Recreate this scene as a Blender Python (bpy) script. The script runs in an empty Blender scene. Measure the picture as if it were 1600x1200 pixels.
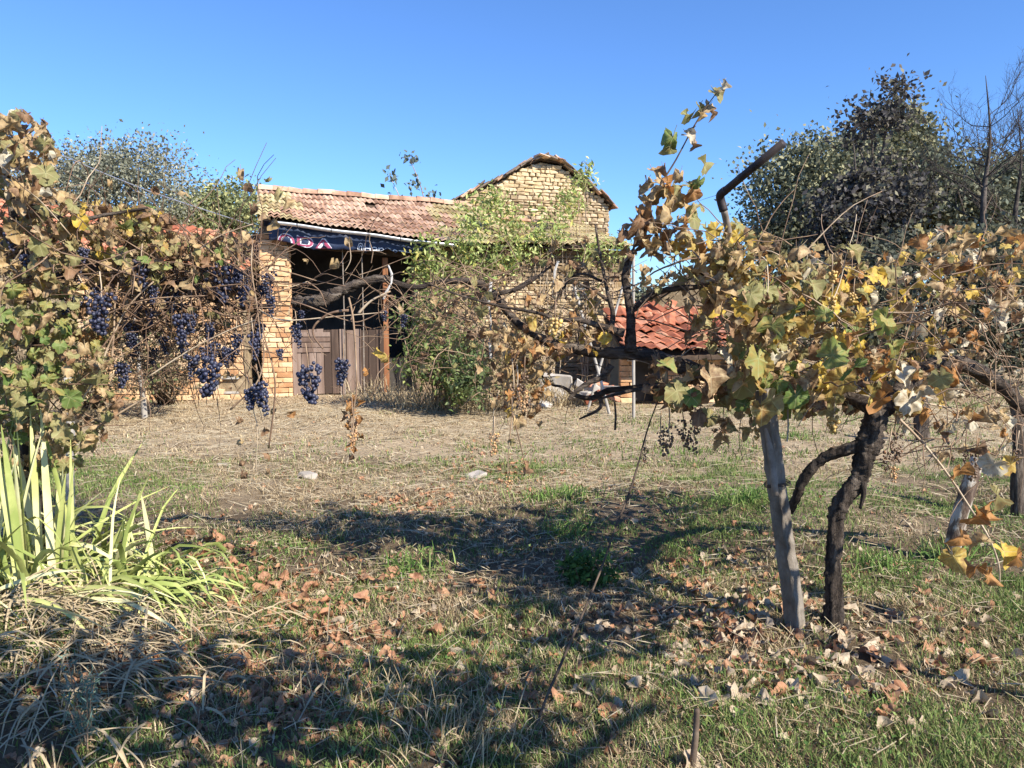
import bpy, bmesh, math, random
import numpy as np
from mathutils import Vector, Matrix

random.seed(7)
rng = np.random.default_rng(7)
scene = bpy.context.scene
col = scene.collection

# ------------------------------------------------------------------ camera, sky, sun
EYE = 1.6
PITCH = math.radians(5.2)
FPX = 1200.0
cam_d = bpy.data.cameras.new('camera')
cam_d.sensor_width = 36.0
cam_d.lens = 36.0 * FPX / 1600.0
cam_d.clip_end = 3000
cam = bpy.data.objects.new('camera', cam_d)
col.objects.link(cam)
cam.location = (0, 0, EYE)
cam.rotation_euler = (math.radians(90) - PITCH, 0, 0)
scene.camera = cam

SUN_EL = math.radians(38)
SUN_AZ = math.atan2(0.74, -0.67)          # clockwise from +Y
sun_from = Vector((math.sin(SUN_AZ) * math.cos(SUN_EL), math.cos(SUN_AZ) * math.cos(SUN_EL), math.sin(SUN_EL)))
world = bpy.data.worlds.new('World')
scene.world = world
world.use_nodes = True
wn = world.node_tree
sky = wn.nodes.new('ShaderNodeTexSky')
sky.sky_type = 'NISHITA'
sky.sun_disc = False
sky.sun_elevation = SUN_EL
sky.sun_rotation = SUN_AZ
sky.air_density = 1.0
sky.dust_density = 0.0
sky.ozone_density = 6.0
mulc = wn.nodes.new('ShaderNodeMix'); mulc.data_type = 'RGBA'; mulc.blend_type = 'MULTIPLY'
mulc.inputs['Factor'].default_value = 1.0; mulc.inputs[7].default_value = (.68, .86, 1.10, 1)      # deep autumn blue, the same over the whole dome
wn.links.new(sky.outputs[0], mulc.inputs[6])
wn.links.new(mulc.outputs[2], wn.nodes['Background'].inputs[0])
wn.nodes['Background'].inputs[1].default_value = 0.108
sun_d = bpy.data.lights.new('sun', 'SUN')
sun_d.energy = 5.0
sun_d.angle = math.radians(0.5)
sun_d.color = (1.0, 0.93, 0.82)
sun = bpy.data.objects.new('sun', sun_d)
col.objects.link(sun)
sun.rotation_euler = (-sun_from).to_track_quat('-Z', 'Y').to_euler()
scene.view_settings.view_transform = 'Standard'
scene.view_settings.look = 'None'
scene.view_settings.exposure = 0.92
scene.view_settings.gamma = 1.0

# ------------------------------------------------------------------ pixel helpers
RIGHT = np.array((1.0, 0, 0))
FWD = np.array((0, math.cos(PITCH), -math.sin(PITCH)))
UP = np.array((0, math.sin(PITCH), math.cos(PITCH)))

def ray(px, py):
    return FWD + RIGHT * ((px - 800) / FPX) - UP * ((py - 600) / FPX)

def at(px, py, Y):
    d = ray(px, py)
    t = Y / d[1]
    return Vector((d[0] * t, Y, EYE + d[2] * t))

def vnoise(x, y, seed=0, scale=1.0):
    """smooth value noise on numpy arrays, about -1..1"""
    x = np.asarray(x, float) / scale
    y = np.asarray(y, float) / scale
    xi = np.floor(x).astype(np.int64); yi = np.floor(y).astype(np.int64)
    fx = x - xi; fy = y - yi
    fx = fx * fx * (3 - 2 * fx); fy = fy * fy * (3 - 2 * fy)
    def h(a, b):
        n = (a * 374761393 + b * 668265263 + seed * 974634777) & 0x7fffffff
        n = ((n ^ (n >> 13)) * 1274126177) & 0x7fffffff
        return (n & 0xffff) / 32767.5 - 1.0
    return (h(xi, yi) * (1 - fx) + h(xi + 1, yi) * fx) * (1 - fy) + (h(xi, yi + 1) * (1 - fx) + h(xi + 1, yi + 1) * fx) * fy

def gz(x, y):
    x = np.asarray(x, float); y = np.asarray(y, float)
    z = 0.045 * vnoise(x, y, 1, 1.3) + 0.028 * vnoise(x, y, 2, 0.45) + 0.014 * vnoise(x, y, 3, 0.2)
    fade = np.clip((30 - np.hypot(x, y)) / 15, 0, 1)
    z = z * fade
    z = z + 0.26 * np.exp(-(((x + 2.35) / 0.75) ** 2 + ((y - 3.3) / 0.6) ** 2))
    z = z + 0.07 * np.exp(-(((x - 1.5) / 0.45) ** 2 + ((y - 3.85) / 0.3) ** 2))
    return z

def gzf(x, y):
    return float(gz(np.array([x]), np.array([y]))[0])

def ground(px, py):
    d = ray(px, py)
    t = -EYE / d[2]
    x, y = d[0] * t, d[1] * t
    return Vector((x, y, gzf(x, y)))

# ------------------------------------------------------------------ object helpers
def tag(o, label=None, cat=None, group=None, kind=None):
    if label: o['label'] = label
    if cat: o['category'] = cat
    if group: o['group'] = group
    if kind: o['kind'] = kind
    return o

def empty(name, loc=(0, 0, 0), rz=0.0):
    o = bpy.data.objects.new(name, None)
    o.empty_display_size = 0.2
    o.location = loc
    o.rotation_euler = (0, 0, rz)
    col.objects.link(o)
    return o

def link(name, me, parent=None, loc=None, mat4=None):
    o = bpy.data.objects.new(name, me)
    col.objects.link(o)
    if parent is not None: o.parent = parent
    if mat4 is not None: o.matrix_local = mat4
    elif loc is not None: o.location = loc
    return o

def mesh(name, V, F, mat=None, smooth=False, uv=None, rnd=None, colr=None, mi=None):
    """V (n,3); F list of faces or an (m,k) array of equal faces"""
    me = bpy.data.meshes.new(name)
    V = np.asarray(V, dtype=np.float32)
    if isinstance(F, np.ndarray):
        m, k = F.shape
        me.vertices.add(len(V)); me.vertices.foreach_set('co', V.ravel())
        me.loops.add(m * k); me.loops.foreach_set('vertex_index', F.astype(np.int32).ravel())
        me.polygons.add(m)
        me.polygons.foreach_set('loop_start', np.arange(0, m * k, k, dtype=np.int32))
        me.polygons.foreach_set('loop_total', np.full(m, k, dtype=np.int32))
        me.update(calc_edges=True)
    else:
        me.from_pydata([tuple(map(float, v)) for v in V], [], F)
        me.update()
    if smooth:
        me.polygons.foreach_set('use_smooth', np.ones(len(me.polygons), dtype=bool))
    if uv is not None:
        a = me.attributes.new('lc', 'FLOAT_VECTOR', 'POINT')
        u3 = np.zeros((len(V), 3), np.float32); u3[:, :2] = uv
        a.data.foreach_set('vector', u3.ravel())
    if rnd is not None:
        a = me.attributes.new('rnd', 'FLOAT', 'POINT')
        a.data.foreach_set('value', np.asarray(rnd, np.float32))
    if colr is not None:
        a = me.attributes.new('col', 'FLOAT_COLOR', 'POINT')
        c4 = np.ones((len(V), 4), np.float32); c4[:, :3] = colr
        a.data.foreach_set('color', c4.ravel())
    if mat is not None:
        for m_ in (mat if isinstance(mat, (list, tuple)) else [mat]): me.materials.append(m_)
    if mi is not None:
        me.polygons.foreach_set('material_index', np.asarray(mi, np.int32))
    return me

class MB:
    """collects geometry for one mesh"""
    def __init__(s): s.V = []; s.F = []; s.n = 0
    def add(s, V, F):
        V = np.asarray(V, float)
        s.V.append(V)
        s.F += [tuple(int(i) + s.n for i in f) for f in F]
        s.n += len(V)
    def box(s, c, d, M=None, jit=0):
        c = np.array(c, float); d = np.array(d, float) / 2
        V = np.array([[x, y, z] for x in (-1, 1) for y in (-1, 1) for z in (-1, 1)], float) * d
        if jit: V += rng.normal(0, jit, V.shape)
        if M is not None: V = V @ np.array(M.to_3x3()).T
        s.add(V + c, [(0, 1, 3, 2), (4, 6, 7, 5), (0, 4, 5, 1), (2, 3, 7, 6), (0, 2, 6, 4), (1, 5, 7, 3)])
    def tube(s, pts, rad, seg=6, gnarl=0.0, twist=0.0, cap=True, res=0):
        V, F = tube_geo(pts, rad, seg, gnarl, twist, cap, res)
        s.add(V, F)
    def build(s, name, mat, parent=None, smooth=False, loc=None):
        V = np.concatenate(s.V) if s.V else np.zeros((0, 3))
        return link(name, mesh(name, V, s.F, mat, smooth), parent, loc)

def smooth_path(P, R, res):
    P = np.asarray(P, float); R = np.asarray(R, float)
    n = len(P)
    out = []; ro = []
    for i in range(n - 1):
        p0 = P[max(i - 1, 0)]; p1 = P[i]; p2 = P[i + 1]; p3 = P[min(i + 2, n - 1)]
        for k in range(res):
            t = k / res
            out.append(0.5 * ((2 * p1) + (-p0 + p2) * t + (2 * p0 - 5 * p1 + 4 * p2 - p3) * t * t + (-p0 + 3 * p1 - 3 * p2 + p3) * t ** 3))
            ro.append(R[i] * (1 - t) + R[i + 1] * t)
    out.append(P[-1]); ro.append(R[-1])
    return np.array(out), np.array(ro)

def tube_geo(pts, rad, seg=6, gnarl=0.0, twist=0.0, cap=True, res=0):
    P = np.array([tuple(p) for p in pts], float)
    R = np.full(len(P), float(rad)) if np.isscalar(rad) else np.array(rad, float)
    if res > 1 and len(P) > 2: P, R = smooth_path(P, R, res)
    n = len(P)
    T = np.gradient(P, axis=0)
    T /= np.maximum(np.linalg.norm(T, axis=1, keepdims=True), 1e-9)
    ref = np.array((0.31, 0.17, 0.94)) if abs(T[0][2]) < 0.9 else np.array((0.95, 0.3, 0.05))
    a = np.cross(T[0], ref); a /= np.linalg.norm(a)
    V = []
    ph = rng.uniform(0, 6.28, 3)
    for i in range(n):
        a = a - T[i] * a.dot(T[i]); a /= max(np.linalg.norm(a), 1e-9)
        b = np.cross(T[i], a)
        for k in range(seg):
            th = 2 * math.pi * k / seg + twist * i
            r = R[i]
            if gnarl:
                r *= 1 + gnarl * (0.55 * math.sin(3 * th + ph[0] + 0.35 * i) + 0.35 * math.sin(5 * th + ph[1] - 0.22 * i) + 0.5 * math.sin(0.9 * i + ph[2]) * math.cos(th + i) + rng.normal(0, 0.35))
            V.append(P[i] + r * (math.cos(th) * a + math.sin(th) * b))
    F = [(i * seg + k, i * seg + (k + 1) % seg, (i + 1) * seg + (k + 1) % seg, (i + 1) * seg + k) for i in range(n - 1) for k in range(seg)]
    if cap:
        F.append(tuple(range(seg - 1, -1, -1)))
        F.append(tuple((n - 1) * seg + k for k in range(seg)))
    return np.array(V), F

# ------------------------------------------------------------------ materials
def new_mat(name):
    m = bpy.data.materials.new(name); m.use_nodes = True
    nt = m.node_tree
    return m, nt, nt.nodes['Principled BSDF']

def N(nt, t, **kw):
    n = nt.nodes.new(t)
    for k, v in kw.items(): setattr(n, k, v)
    return n

def ramp(nt, fac, stops):
    r = N(nt, 'ShaderNodeValToRGB')
    e = r.color_ramp.elements
    while len(e) < len(stops): e.new(0.5)
    for i, (p, c) in enumerate(stops):
        e[i].position = p; e[i].color = (*c, 1)
    nt.links.new(fac, r.inputs[0])
    return r.outputs[0]

def math_n(nt, op, a, b=None):
    m = N(nt, 'ShaderNodeMath', operation=op)
    for i, v in enumerate((a, b)):
        if v is None: continue
        if hasattr(v, 'links'): nt.links.new(v, m.inputs[i])
        else: m.inputs[i].default_value = v
    return m.outputs[0]

def mixc(nt, fac, a, b, blend='MIX'):
    m = N(nt, 'ShaderNodeMix', data_type='RGBA', blend_type=blend)
    for s, v in ((m.inputs['Factor'], fac), (m.inputs[6], a), (m.inputs[7], b)):
        if hasattr(v, 'links'): nt.links.new(v, s)
        elif isinstance(v, (int, float)): s.default_value = v
        else: s.default_value = (*v, 1)
    return m.outputs[2]

def noise_n(nt, vec, scale, detail=4, rough=0.6):
    n = N(nt, 'ShaderNodeTexNoise')
    n.inputs['Scale'].default_value = scale; n.inputs['Detail'].default_value = detail; n.inputs['Roughness'].default_value = rough
    nt.links.new(vec, n.inputs['Vector'])
    return n.outputs['Fac']

def bump(nt, bsdf, h, strength=0.5, dist=0.01):
    b = N(nt, 'ShaderNodeBump')
    b.inputs['Strength'].default_value = strength; b.inputs['Distance'].default_value = dist
    nt.links.new(h, b.inputs['Height'])
    nt.links.new(b.outputs[0], bsdf.inputs['Normal'])

def solid(name, stops, scale=4.0, rough=0.85, bscale=None, bstr=0.4, bdist=0.01, rand=0.35, stretch=None, metallic=0.0, tint=None):
    """noise-coloured surface; object random shifts the ramp from piece to piece"""
    m, nt, b = new_mat(name)
    tc = N(nt, 'ShaderNodeTexCoord'); geo = N(nt, 'ShaderNodeNewGeometry'); oi = N(nt, 'ShaderNodeObjectInfo')
    vec = geo.outputs['Position']
    if stretch:
        mp = N(nt, 'ShaderNodeMapping'); mp.inputs['Scale'].default_value = stretch
        nt.links.new(vec, mp.inputs['Vector']); vec = mp.outputs[0]
    f = noise_n(nt, vec, scale, 6)
    f = math_n(nt, 'ADD', math_n(nt, 'MULTIPLY', math_n(nt, 'SUBTRACT', f, 0.5), 1.5), 0.5)
    f = math_n(nt, 'ADD', f, math_n(nt, 'MULTIPLY', math_n(nt, 'SUBTRACT', oi.outputs['Random'], 0.5), rand))
    c = ramp(nt, f, stops)
    if tint:
        f2 = noise_n(nt, geo.outputs['Position'], tint[0], 5)
        f2 = math_n(nt, 'MULTIPLY', math_n(nt, 'SUBTRACT', f2, tint[1]), 6.0); nt.nodes[-1].use_clamp = True
        cl = N(nt, 'ShaderNodeClamp'); nt.links.new(f2, cl.inputs[0])
        c = mixc(nt, cl.outputs[0], c, tint[2])
    nt.links.new(c, b.inputs['Base Color'])
    b.inputs['Roughness'].default_value = rough
    b.inputs['Metallic'].default_value = metallic
    b.inputs['Specular IOR Level'].default_value = 0.25
    if bscale:
        bump(nt, b, noise_n(nt, vec, bscale, 5, 0.7), bstr, bdist)
    return m

def leaf_mat(name, c1, c2, spot, vein, trans=0.35, spotamt=0.5):
    m, nt, b = new_mat(name)
    at1 = N(nt, 'ShaderNodeAttribute', attribute_name='lc')
    at2 = N(nt, 'ShaderNodeAttribute', attribute_name='rnd')
    oi = N(nt, 'ShaderNodeObjectInfo')
    r = math_n(nt, 'FRACT', math_n(nt, 'ADD', at2.outputs['Fac'], oi.outputs['Random']))
    geo = N(nt, 'ShaderNodeNewGeometry')
    base = ramp(nt, r, [(0.0, c1), (0.5, tuple((a + d) / 2 * 1.05 for a, d in zip(c1, c2))), (1.0, c2)])
    nz = noise_n(nt, geo.outputs['Position'], 28, 4, 0.65)
    nz2 = math_n(nt, 'ADD', nz, math_n(nt, 'MULTIPLY', math_n(nt, 'SUBTRACT', r, 0.5), 0.25))
    sp = ramp(nt, nz2, [(0.5 - 0.16 * spotamt, (0, 0, 0)), (0.74 - 0.1 * spotamt, (1, 1, 1))])
    base = mixc(nt, sp, base, spot)
    sx = N(nt, 'ShaderNodeSeparateXYZ'); nt.links.new(at1.outputs['Vector'], sx.inputs[0])
    ang = math_n(nt, 'ARCTAN2', sx.outputs[0], sx.outputs[1])
    sn = math_n(nt, 'ABSOLUTE', math_n(nt, 'SINE', math_n(nt, 'MULTIPLY', ang, 2.5)))
    rr = math_n(nt, 'SQRT', math_n(nt, 'ADD', math_n(nt, 'MULTIPLY', sx.outputs[0], sx.outputs[0]), math_n(nt, 'MULTIPLY', sx.outputs[1], sx.outputs[1])))
    dv = math_n(nt, 'MULTIPLY', sn, rr)
    vm = ramp(nt, dv, [(0.012, (0.65, 0.65, 0.65)), (0.05, (0, 0, 0))])
    base = mixc(nt, vm, base, vein)
    nt.links.new(base, b.inputs['Base Color'])
    b.inputs['Roughness'].default_value = 0.62
    b.inputs['Specular IOR Level'].default_value = 0.3
    bump(nt, b, math_n(nt, 'ADD', nz, math_n(nt, 'MULTIPLY', dv, -0.8)), 0.5, 0.008)
    tr = N(nt, 'ShaderNodeBsdfTranslucent'); nt.links.new(base, tr.inputs['Color'])
    mx = N(nt, 'ShaderNodeMixShader'); mx.inputs[0].default_value = trans
    nt.links.new(b.outputs[0], mx.inputs[1]); nt.links.new(tr.outputs[0], mx.inputs[2])
    nt.links.new(mx.outputs[0], nt.nodes['Material Output'].inputs['Surface'])
    return m

def col_mat(name, trans=0.25, rough=0.75):
    """colour from the 'col' attribute (each blade's own colour)"""
    m, nt, b = new_mat(name)
    a = N(nt, 'ShaderNodeAttribute', attribute_name='col')
    nt.links.new(a.outputs['Color'], b.inputs['Base Color'])
    b.inputs['Roughness'].default_value = rough
    b.inputs['Specular IOR Level'].default_value = 0.2
    if trans:
        tr = N(nt, 'ShaderNodeBsdfTranslucent'); nt.links.new(a.outputs['Color'], tr.inputs['Color'])
        mx = N(nt, 'ShaderNodeMixShader'); mx.inputs[0].default_value = trans
        nt.links.new(b.outputs[0], mx.inputs[1]); nt.links.new(tr.outputs[0], mx.inputs[2])
        nt.links.new(mx.outputs[0], nt.nodes['Material Output'].inputs['Surface'])
    return m

M = {}
M['green'] = leaf_mat('vine_leaf_green', (.13, .20, .05), (.27, .31, .10), (.36, .27, .08), (.38, .40, .18), .35, .25)
M['yellow'] = leaf_mat('vine_leaf_yellow', (.68, .47, .07), (.64, .50, .15), (.33, .19, .06), (.52, .44, .20), .38, .6)
M['tan'] = leaf_mat('vine_leaf_tan', (.43, .29, .125), (.62, .48, .27), (.22, .135, .07), (.46, .37, .23), .28, .75)
M['orange'] = leaf_mat('vine_leaf_orange', (.43, .20, .06), (.48, .28, .11), (.25, .11, .04), (.45, .26, .12), .35, .5)
M['brown'] = leaf_mat('vine_leaf_brown', (.22, .12, .06), (.36, .22, .12), (.12, .07, .04), (.34, .24, .14), .25, .5)
M['olive'] = leaf_mat('vine_leaf_olive', (.25, .24, .09), (.40, .37, .17), (.28, .20, .09), (.48, .45, .22), .38, .5)
M['pale'] = leaf_mat('vine_leaf_pale', (.52, .47, .35), (.62, .56, .42), (.38, .30, .19), (.58, .52, .40), .25, .4)
M['fallen'] = leaf_mat('fallen_leaf_orange', (.36, .17, .085), (.46, .28, .16), (.25, .11, .06), (.46, .28, .16), .15, .45)
M['fallen_pale'] = leaf_mat('fallen_leaf_pale', (.40, .31, .21), (.56, .47, .34), (.26, .18, .11), (.5, .42, .3), .15, .45)
M['grass'] = col_mat('grass_blades', .22)
M['foliage'] = col_mat('tree_foliage', .25, .6)
M['blade'] = solid('broad_blade', [(0.15, (.24, .29, .08)), (0.45, (.46, .48, .17)), (0.75, (.64, .61, .34))], 2.5, .5, None, rand=.8, tint=(7, .60, (.42, .34, .19)))
M['dryblade'] = solid('dry_blade', [(0.2, (.10, .07, .04)), (0.5, (.22, .16, .09)), (0.85, (.38, .30, .185))], 6, .8, None, rand=.8)
M['bark'] = solid('vine_bark', [(0.25, (.030, .023, .018)), (0.5, (.09, .069, .054)), (0.68, (.19, .152, .118)), (0.85, (.31, .26, .21))], 34, .95, 60, 1.0, .05, .1, (1, 1, .16))
M['bark_h'] = solid('vine_bark_arm', [(0.25, (.040, .031, .025)), (0.5, (.115, .087, .068)), (0.68, (.22, .178, .14)), (0.85, (.34, .285, .235))], 34, .95, 60, 1.0, .05, .1, (.2, 1, 1))
M['cane'] = solid('vine_cane', [(0.2, (.16, .10, .065)), (0.5, (.32, .22, .14)), (0.8, (.50, .40, .28))], 7, .7, 40, .3, .004, .7)
M['canedark'] = solid('dark_cane', [(0.2, (.05, .035, .025)), (0.6, (.12, .085, .06)), (0.9, (.22, .17, .12))], 9, .8, 40, .4, .004, .5)
M['treebark'] = solid('tree_bark', [(0.3, (.05, .042, .036)), (0.7, (.12, .10, .085))], 8, .95, 20, .6, .03)
M['grape'] = None
M['concrete'] = solid('post_concrete', [(0.2, (.10, .085, .066)), (0.5, (.19, .16, .125)), (0.8, (.33, .29, .24))], 12, .92, 70, .9, .012, .1, (1, 1, .35), 0, (5.0, .52, (.075, .06, .045)))
M['oldwood'] = solid('weathered_wood', [(0.2, (.20, .175, .145)), (0.5, (.36, .33, .285)), (0.8, (.52, .49, .44))], 10, .9, 50, .6, .006, .2, (1, 1, .12))
M['peel'] = solid('peeling_bark_post', [(0.35, (.09, .06, .045)), (0.47, (.20, .15, .11)), (0.53, (.42, .38, .32)), (0.8, (.54, .50, .44))], 11, .9, 40, .7, .01, .1, (1, 1, .5))
M['iron'] = solid('dark_pipe', [(0.3, (.035, .03, .032)), (0.6, (.06, .048, .046)), (0.85, (.11, .08, .065))], 18, .6, 60, .2, .002, .1, None, .35)
M['pipegrey'] = solid('grey_brown_pipe', [(0.3, (.16, .13, .10)), (0.6, (.26, .22, .18)), (0.85, (.36, .32, .27))], 14, .7, 60, .2, .002, .1)
M['zinc'] = solid('galvanised_sheet', [(0.3, (.45, .47, .5)), (0.7, (.66, .68, .7))], 9, .4, None, rand=.1, metallic=.6)
M['plastic'] = solid('white_strip', [(0.3, (.30, .285, .255)), (0.7, (.58, .56, .52))], 25, .6, 40, .3, .004)
M['brick'] = solid('adobe_brick', [(0.15, (.40, .21, .10)), (0.5, (.60, .38, .20)), (0.85, (.70, .50, .30))], 5, .93, 45, .6, .01, .7)
M['mortar'] = solid('mud_mortar', [(0.3, (.22, .165, .10)), (0.7, (.42, .33, .21))], 7, .95, 30, .7, .02)
M['stone'] = solid('field_stone', [(0.12, (.30, .205, .105)), (0.5, (.50, .37, .205)), (0.88, (.60, .48, .31))], 6, .93, 30, .6, .015, .8)
M['stone_g'] = solid('gable_stone', [(0.12, (.22, .16, .10)), (0.5, (.42, .315, .19)), (0.88, (.54, .43, .29))], 6, .93, 30, .6, .015, .8)
M['tile'] = solid('clay_tile', [(0.12, (.25, .14, .09)), (0.5, (.47, .295, .20)), (0.85, (.58, .42, .30))], 4, .85, 35, .4, .006, .75, None, 0, (5.5, .60, (.20, .16, .10)))
M['tile_moss'] = solid('lichen_tile', [(0.12, (.26, .18, .09)), (0.5, (.46, .37, .20)), (0.85, (.55, .47, .27))], 5, .9, 35, .5, .006, .7, None, 0, (6, .55, (.36, .36, .12)))
M['tile_red'] = solid('red_tile', [(0.12, (.24, .075, .04)), (0.5, (.44, .155, .08)), (0.85, (.54, .26, .16))], 4, .85, 35, .4, .006, .8, None, 0, (4.5, .57, (.20, .13, .10)))
M['tile_dark'] = solid('dark_tile', [(0.15, (.08, .06, .05)), (0.5, (.17, .13, .10)), (0.85, (.27, .21, .16))], 5, .92, 35, .5, .008, .7)
M['wood'] = solid('door_wood', [(0.2, (.06, .04, .03)), (0.5, (.15, .10, .075)), (0.85, (.27, .20, .16))], 6, .88, 40, .4, .004, .7, (1, 1, .12))
M['beam'] = solid('dark_beam', [(0.2, (.04, .028, .02)), (0.8, (.11, .075, .05))], 6, .9, 30, .4, .006)
M['redwood'] = solid('orange_timber', [(0.2, (.20, .08, .035)), (0.8, (.34, .155, .07))], 6, .8, 30, .3, .004, .1, (1, 1, .15))
M['inside'] = solid('dark_plaster', [(0.2, (.03, .027, .025)), (0.8, (.075, .065, .055))], 3, .95, 20, .3, .01)  # even near-black tone for the porch inside
M['banner'] = solid('banner_navy', [(0.2, (.016, .026, .060)), (0.8, (.030, .045, .090))], 5, .5, 25, .4, .01)
M['letter_red'] = solid('letter_maroon', [(0.2, (.26, .035, .09)), (0.8, (.36, .07, .13))], 9, .6)
M['letter_white'] = solid('letter_white', [(0.2, (.58, .62, .68)), (0.8, (.80, .82, .84))], 30, .6)
M['rock'] = solid('pale_rock', [(0.2, (.27, .235, .19)), (0.8, (.42, .375, .32))], 8, .9, 30, .6, .02)
M['mud'] = solid('white_plaster', [(0.2, (.34, .30, .25)), (0.8, (.54, .50, .45))], 3, .92, 20, .4, .01)

def grape_mat(name, c1, c2, bloom, amt):
    m, nt, b = new_mat(name)
    a = N(nt, 'ShaderNodeAttribute', attribute_name='rnd'); oi = N(nt, 'ShaderNodeObjectInfo'); geo = N(nt, 'ShaderNodeNewGeometry')
    r = math_n(nt, 'FRACT', math_n(nt, 'ADD', a.outputs['Fac'], oi.outputs['Random']))
    c = ramp(nt, r, [(0, c1), (.86, c2), (.9, tuple(min(1, v * 1.6 + .02) for v in (c2[0] * 1.5, c2[1], c2[2] * .5))), (1, c1)])
    f = math_n(nt, 'MULTIPLY', noise_n(nt, geo.outputs['Position'], 45, 3), amt)
    c = mixc(nt, f, c, bloom)
    nt.links.new(c, b.inputs['Base Color']); b.inputs['Roughness'].default_value = .48
    return m
M['grape'] = grape_mat('blue_grape', (.010, .011, .026), (.022, .018, .045), (.07, .085, .14), .65)
M['grape_amber'] = grape_mat('amber_grape', (.50, .34, .10), (.60, .44, .18), (.38, .22, .08), .7)
M['grape_dry'] = grape_mat('raisin_grape', (.06, .035, .025), (.15, .09, .055), (.26, .18, .11), .5)
M['grape_tan'] = grape_mat('shrivelled_tan_grape', (.38, .22, .11), (.48, .32, .17), (.26, .14, .07), .6)

# ground: soil, straw and thatch between the blades
gm, nt, b = new_mat('ground_soil')
geo = N(nt, 'ShaderNodeNewGeometry')
f1 = noise_n(nt, geo.outputs['Position'], 0.55, 5)
f2 = noise_n(nt, geo.outputs['Position'], 9, 6, .7)
mp = N(nt, 'ShaderNodeMapping'); mp.inputs['Scale'].default_value = (1, 4, 1); mp.inputs['Rotation'].default_value = (0, 0, .5)
nt.links.new(geo.outputs['Position'], mp.inputs[0])
f3 = noise_n(nt, mp.outputs[0], 22, 5, .75)
soil = ramp(nt, f2, [(.3, (.055, .040, .026)), (.62, (.17, .122, .076))])
straw = ramp(nt, f3, [(.35, (.24, .172, .105)), (.55, (.46, .355, .23)), (.75, (.60, .50, .35))])
sy = N(nt, 'ShaderNodeSeparateXYZ'); nt.links.new(geo.outputs['Position'], sy.inputs[0])
dry = math_n(nt, 'ADD', math_n(nt, 'MULTIPLY', math_n(nt, 'SUBTRACT', sy.outputs[1], 6.0), .22), math_n(nt, 'MULTIPLY', math_n(nt, 'SUBTRACT', f1, .5), 2.6))
nt.links.new(mixc(nt, ramp(nt, dry, [(0.0, (.12, .12, .12)), (.6, (1, 1, 1))]), soil, straw), b.inputs['Base Color'])
b.inputs['Roughness'].default_value = .95; b.inputs['Specular IOR Level'].default_value = .1
bump(nt, b, math_n(nt, 'ADD', f2, f3), .9, .03)
M['ground'] = gm

# ================================================================== THE SETTING
def axis(lo, hi, a, b, step):
    core = list(np.arange(a, b + 1e-6, step))
    out = []; s = step
    x = a
    while x > lo:
        s *= 1.35; x -= s; out.append(max(x, lo))
    pre = out[::-1]; out = []; s = step; x = b
    while x < hi:
        s *= 1.35; x += s; out.append(min(x, hi))
    return np.array(pre + core + out)
gx = axis(-700, 700, -9, 9, .1); gy = axis(-200, 900, 0.5, 15, .1)
GX, GY = np.meshgrid(gx, gy)
V = np.stack([GX.ravel(), GY.ravel(), gz(GX.ravel(), GY.ravel())], 1)
nx, ny = len(gx), len(gy)
ii = (np.arange(ny - 1)[:, None] * nx + np.arange(nx - 1)[None, :]).ravel()
F = np.stack([ii, ii + 1, ii + nx + 1, ii + nx], 1)
g = link('ground', mesh('ground', V, F, M['ground'], True))
tag(g, 'dry trampled ground of thatch, soil and straw across the yard', 'ground', kind='structure')

# ------------------------------------------------------------------ buildings: shared pieces
def bevel_box(name, d, jit, mat, bev=.012, seed=0):
    bm = bmesh.new()
    bmesh.ops.create_cube(bm, size=1)
    r = random.Random(seed)
    for v in bm.verts:
        v.co = Vector((v.co.x * d[0] + r.gauss(0, jit), v.co.y * d[1] + r.gauss(0, jit), v.co.z * d[2] + r.gauss(0, jit)))
    bmesh.ops.bevel(bm, geom=bm.edges[:], offset=bev, segments=1, affect='EDGES')
    me = bpy.data.meshes.new(name); bm.to_mesh(me); bm.free()
    me.materials.append(mat)
    return me

def joined(name, pieces, mat, parent):
    """pieces: (mesh, Matrix) pairs put into one stuff part"""
    VV = []; FF = []; n = 0
    for me, Mx in pieces:
        v = np.array([tuple(Mx @ w.co) for w in me.vertices]); VV.append(v)
        FF += [tuple(i + n for i in p.vertices) for p in me.polygons]; n += len(v)
    if not VV: return None
    o = link(name, mesh(name, np.concatenate(VV), FF, mat), parent)
    tag(o, kind='stuff')
    return o

brick_me = [bevel_box('brick', (1, 1, 1), .035, M['brick'], .05, s) for s in range(5)]
stone_me = [bevel_box('stone', (1, 1, 1), .11, M['stone'] if s % 3 else M['stone_g'], .07, s + 20) for s in range(12)]
gstone_me = [bevel_box('stone', (1, 1, 1), .11, M['stone_g'] if s % 3 else M['stone'], .07, s + 40) for s in range(12)]

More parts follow.
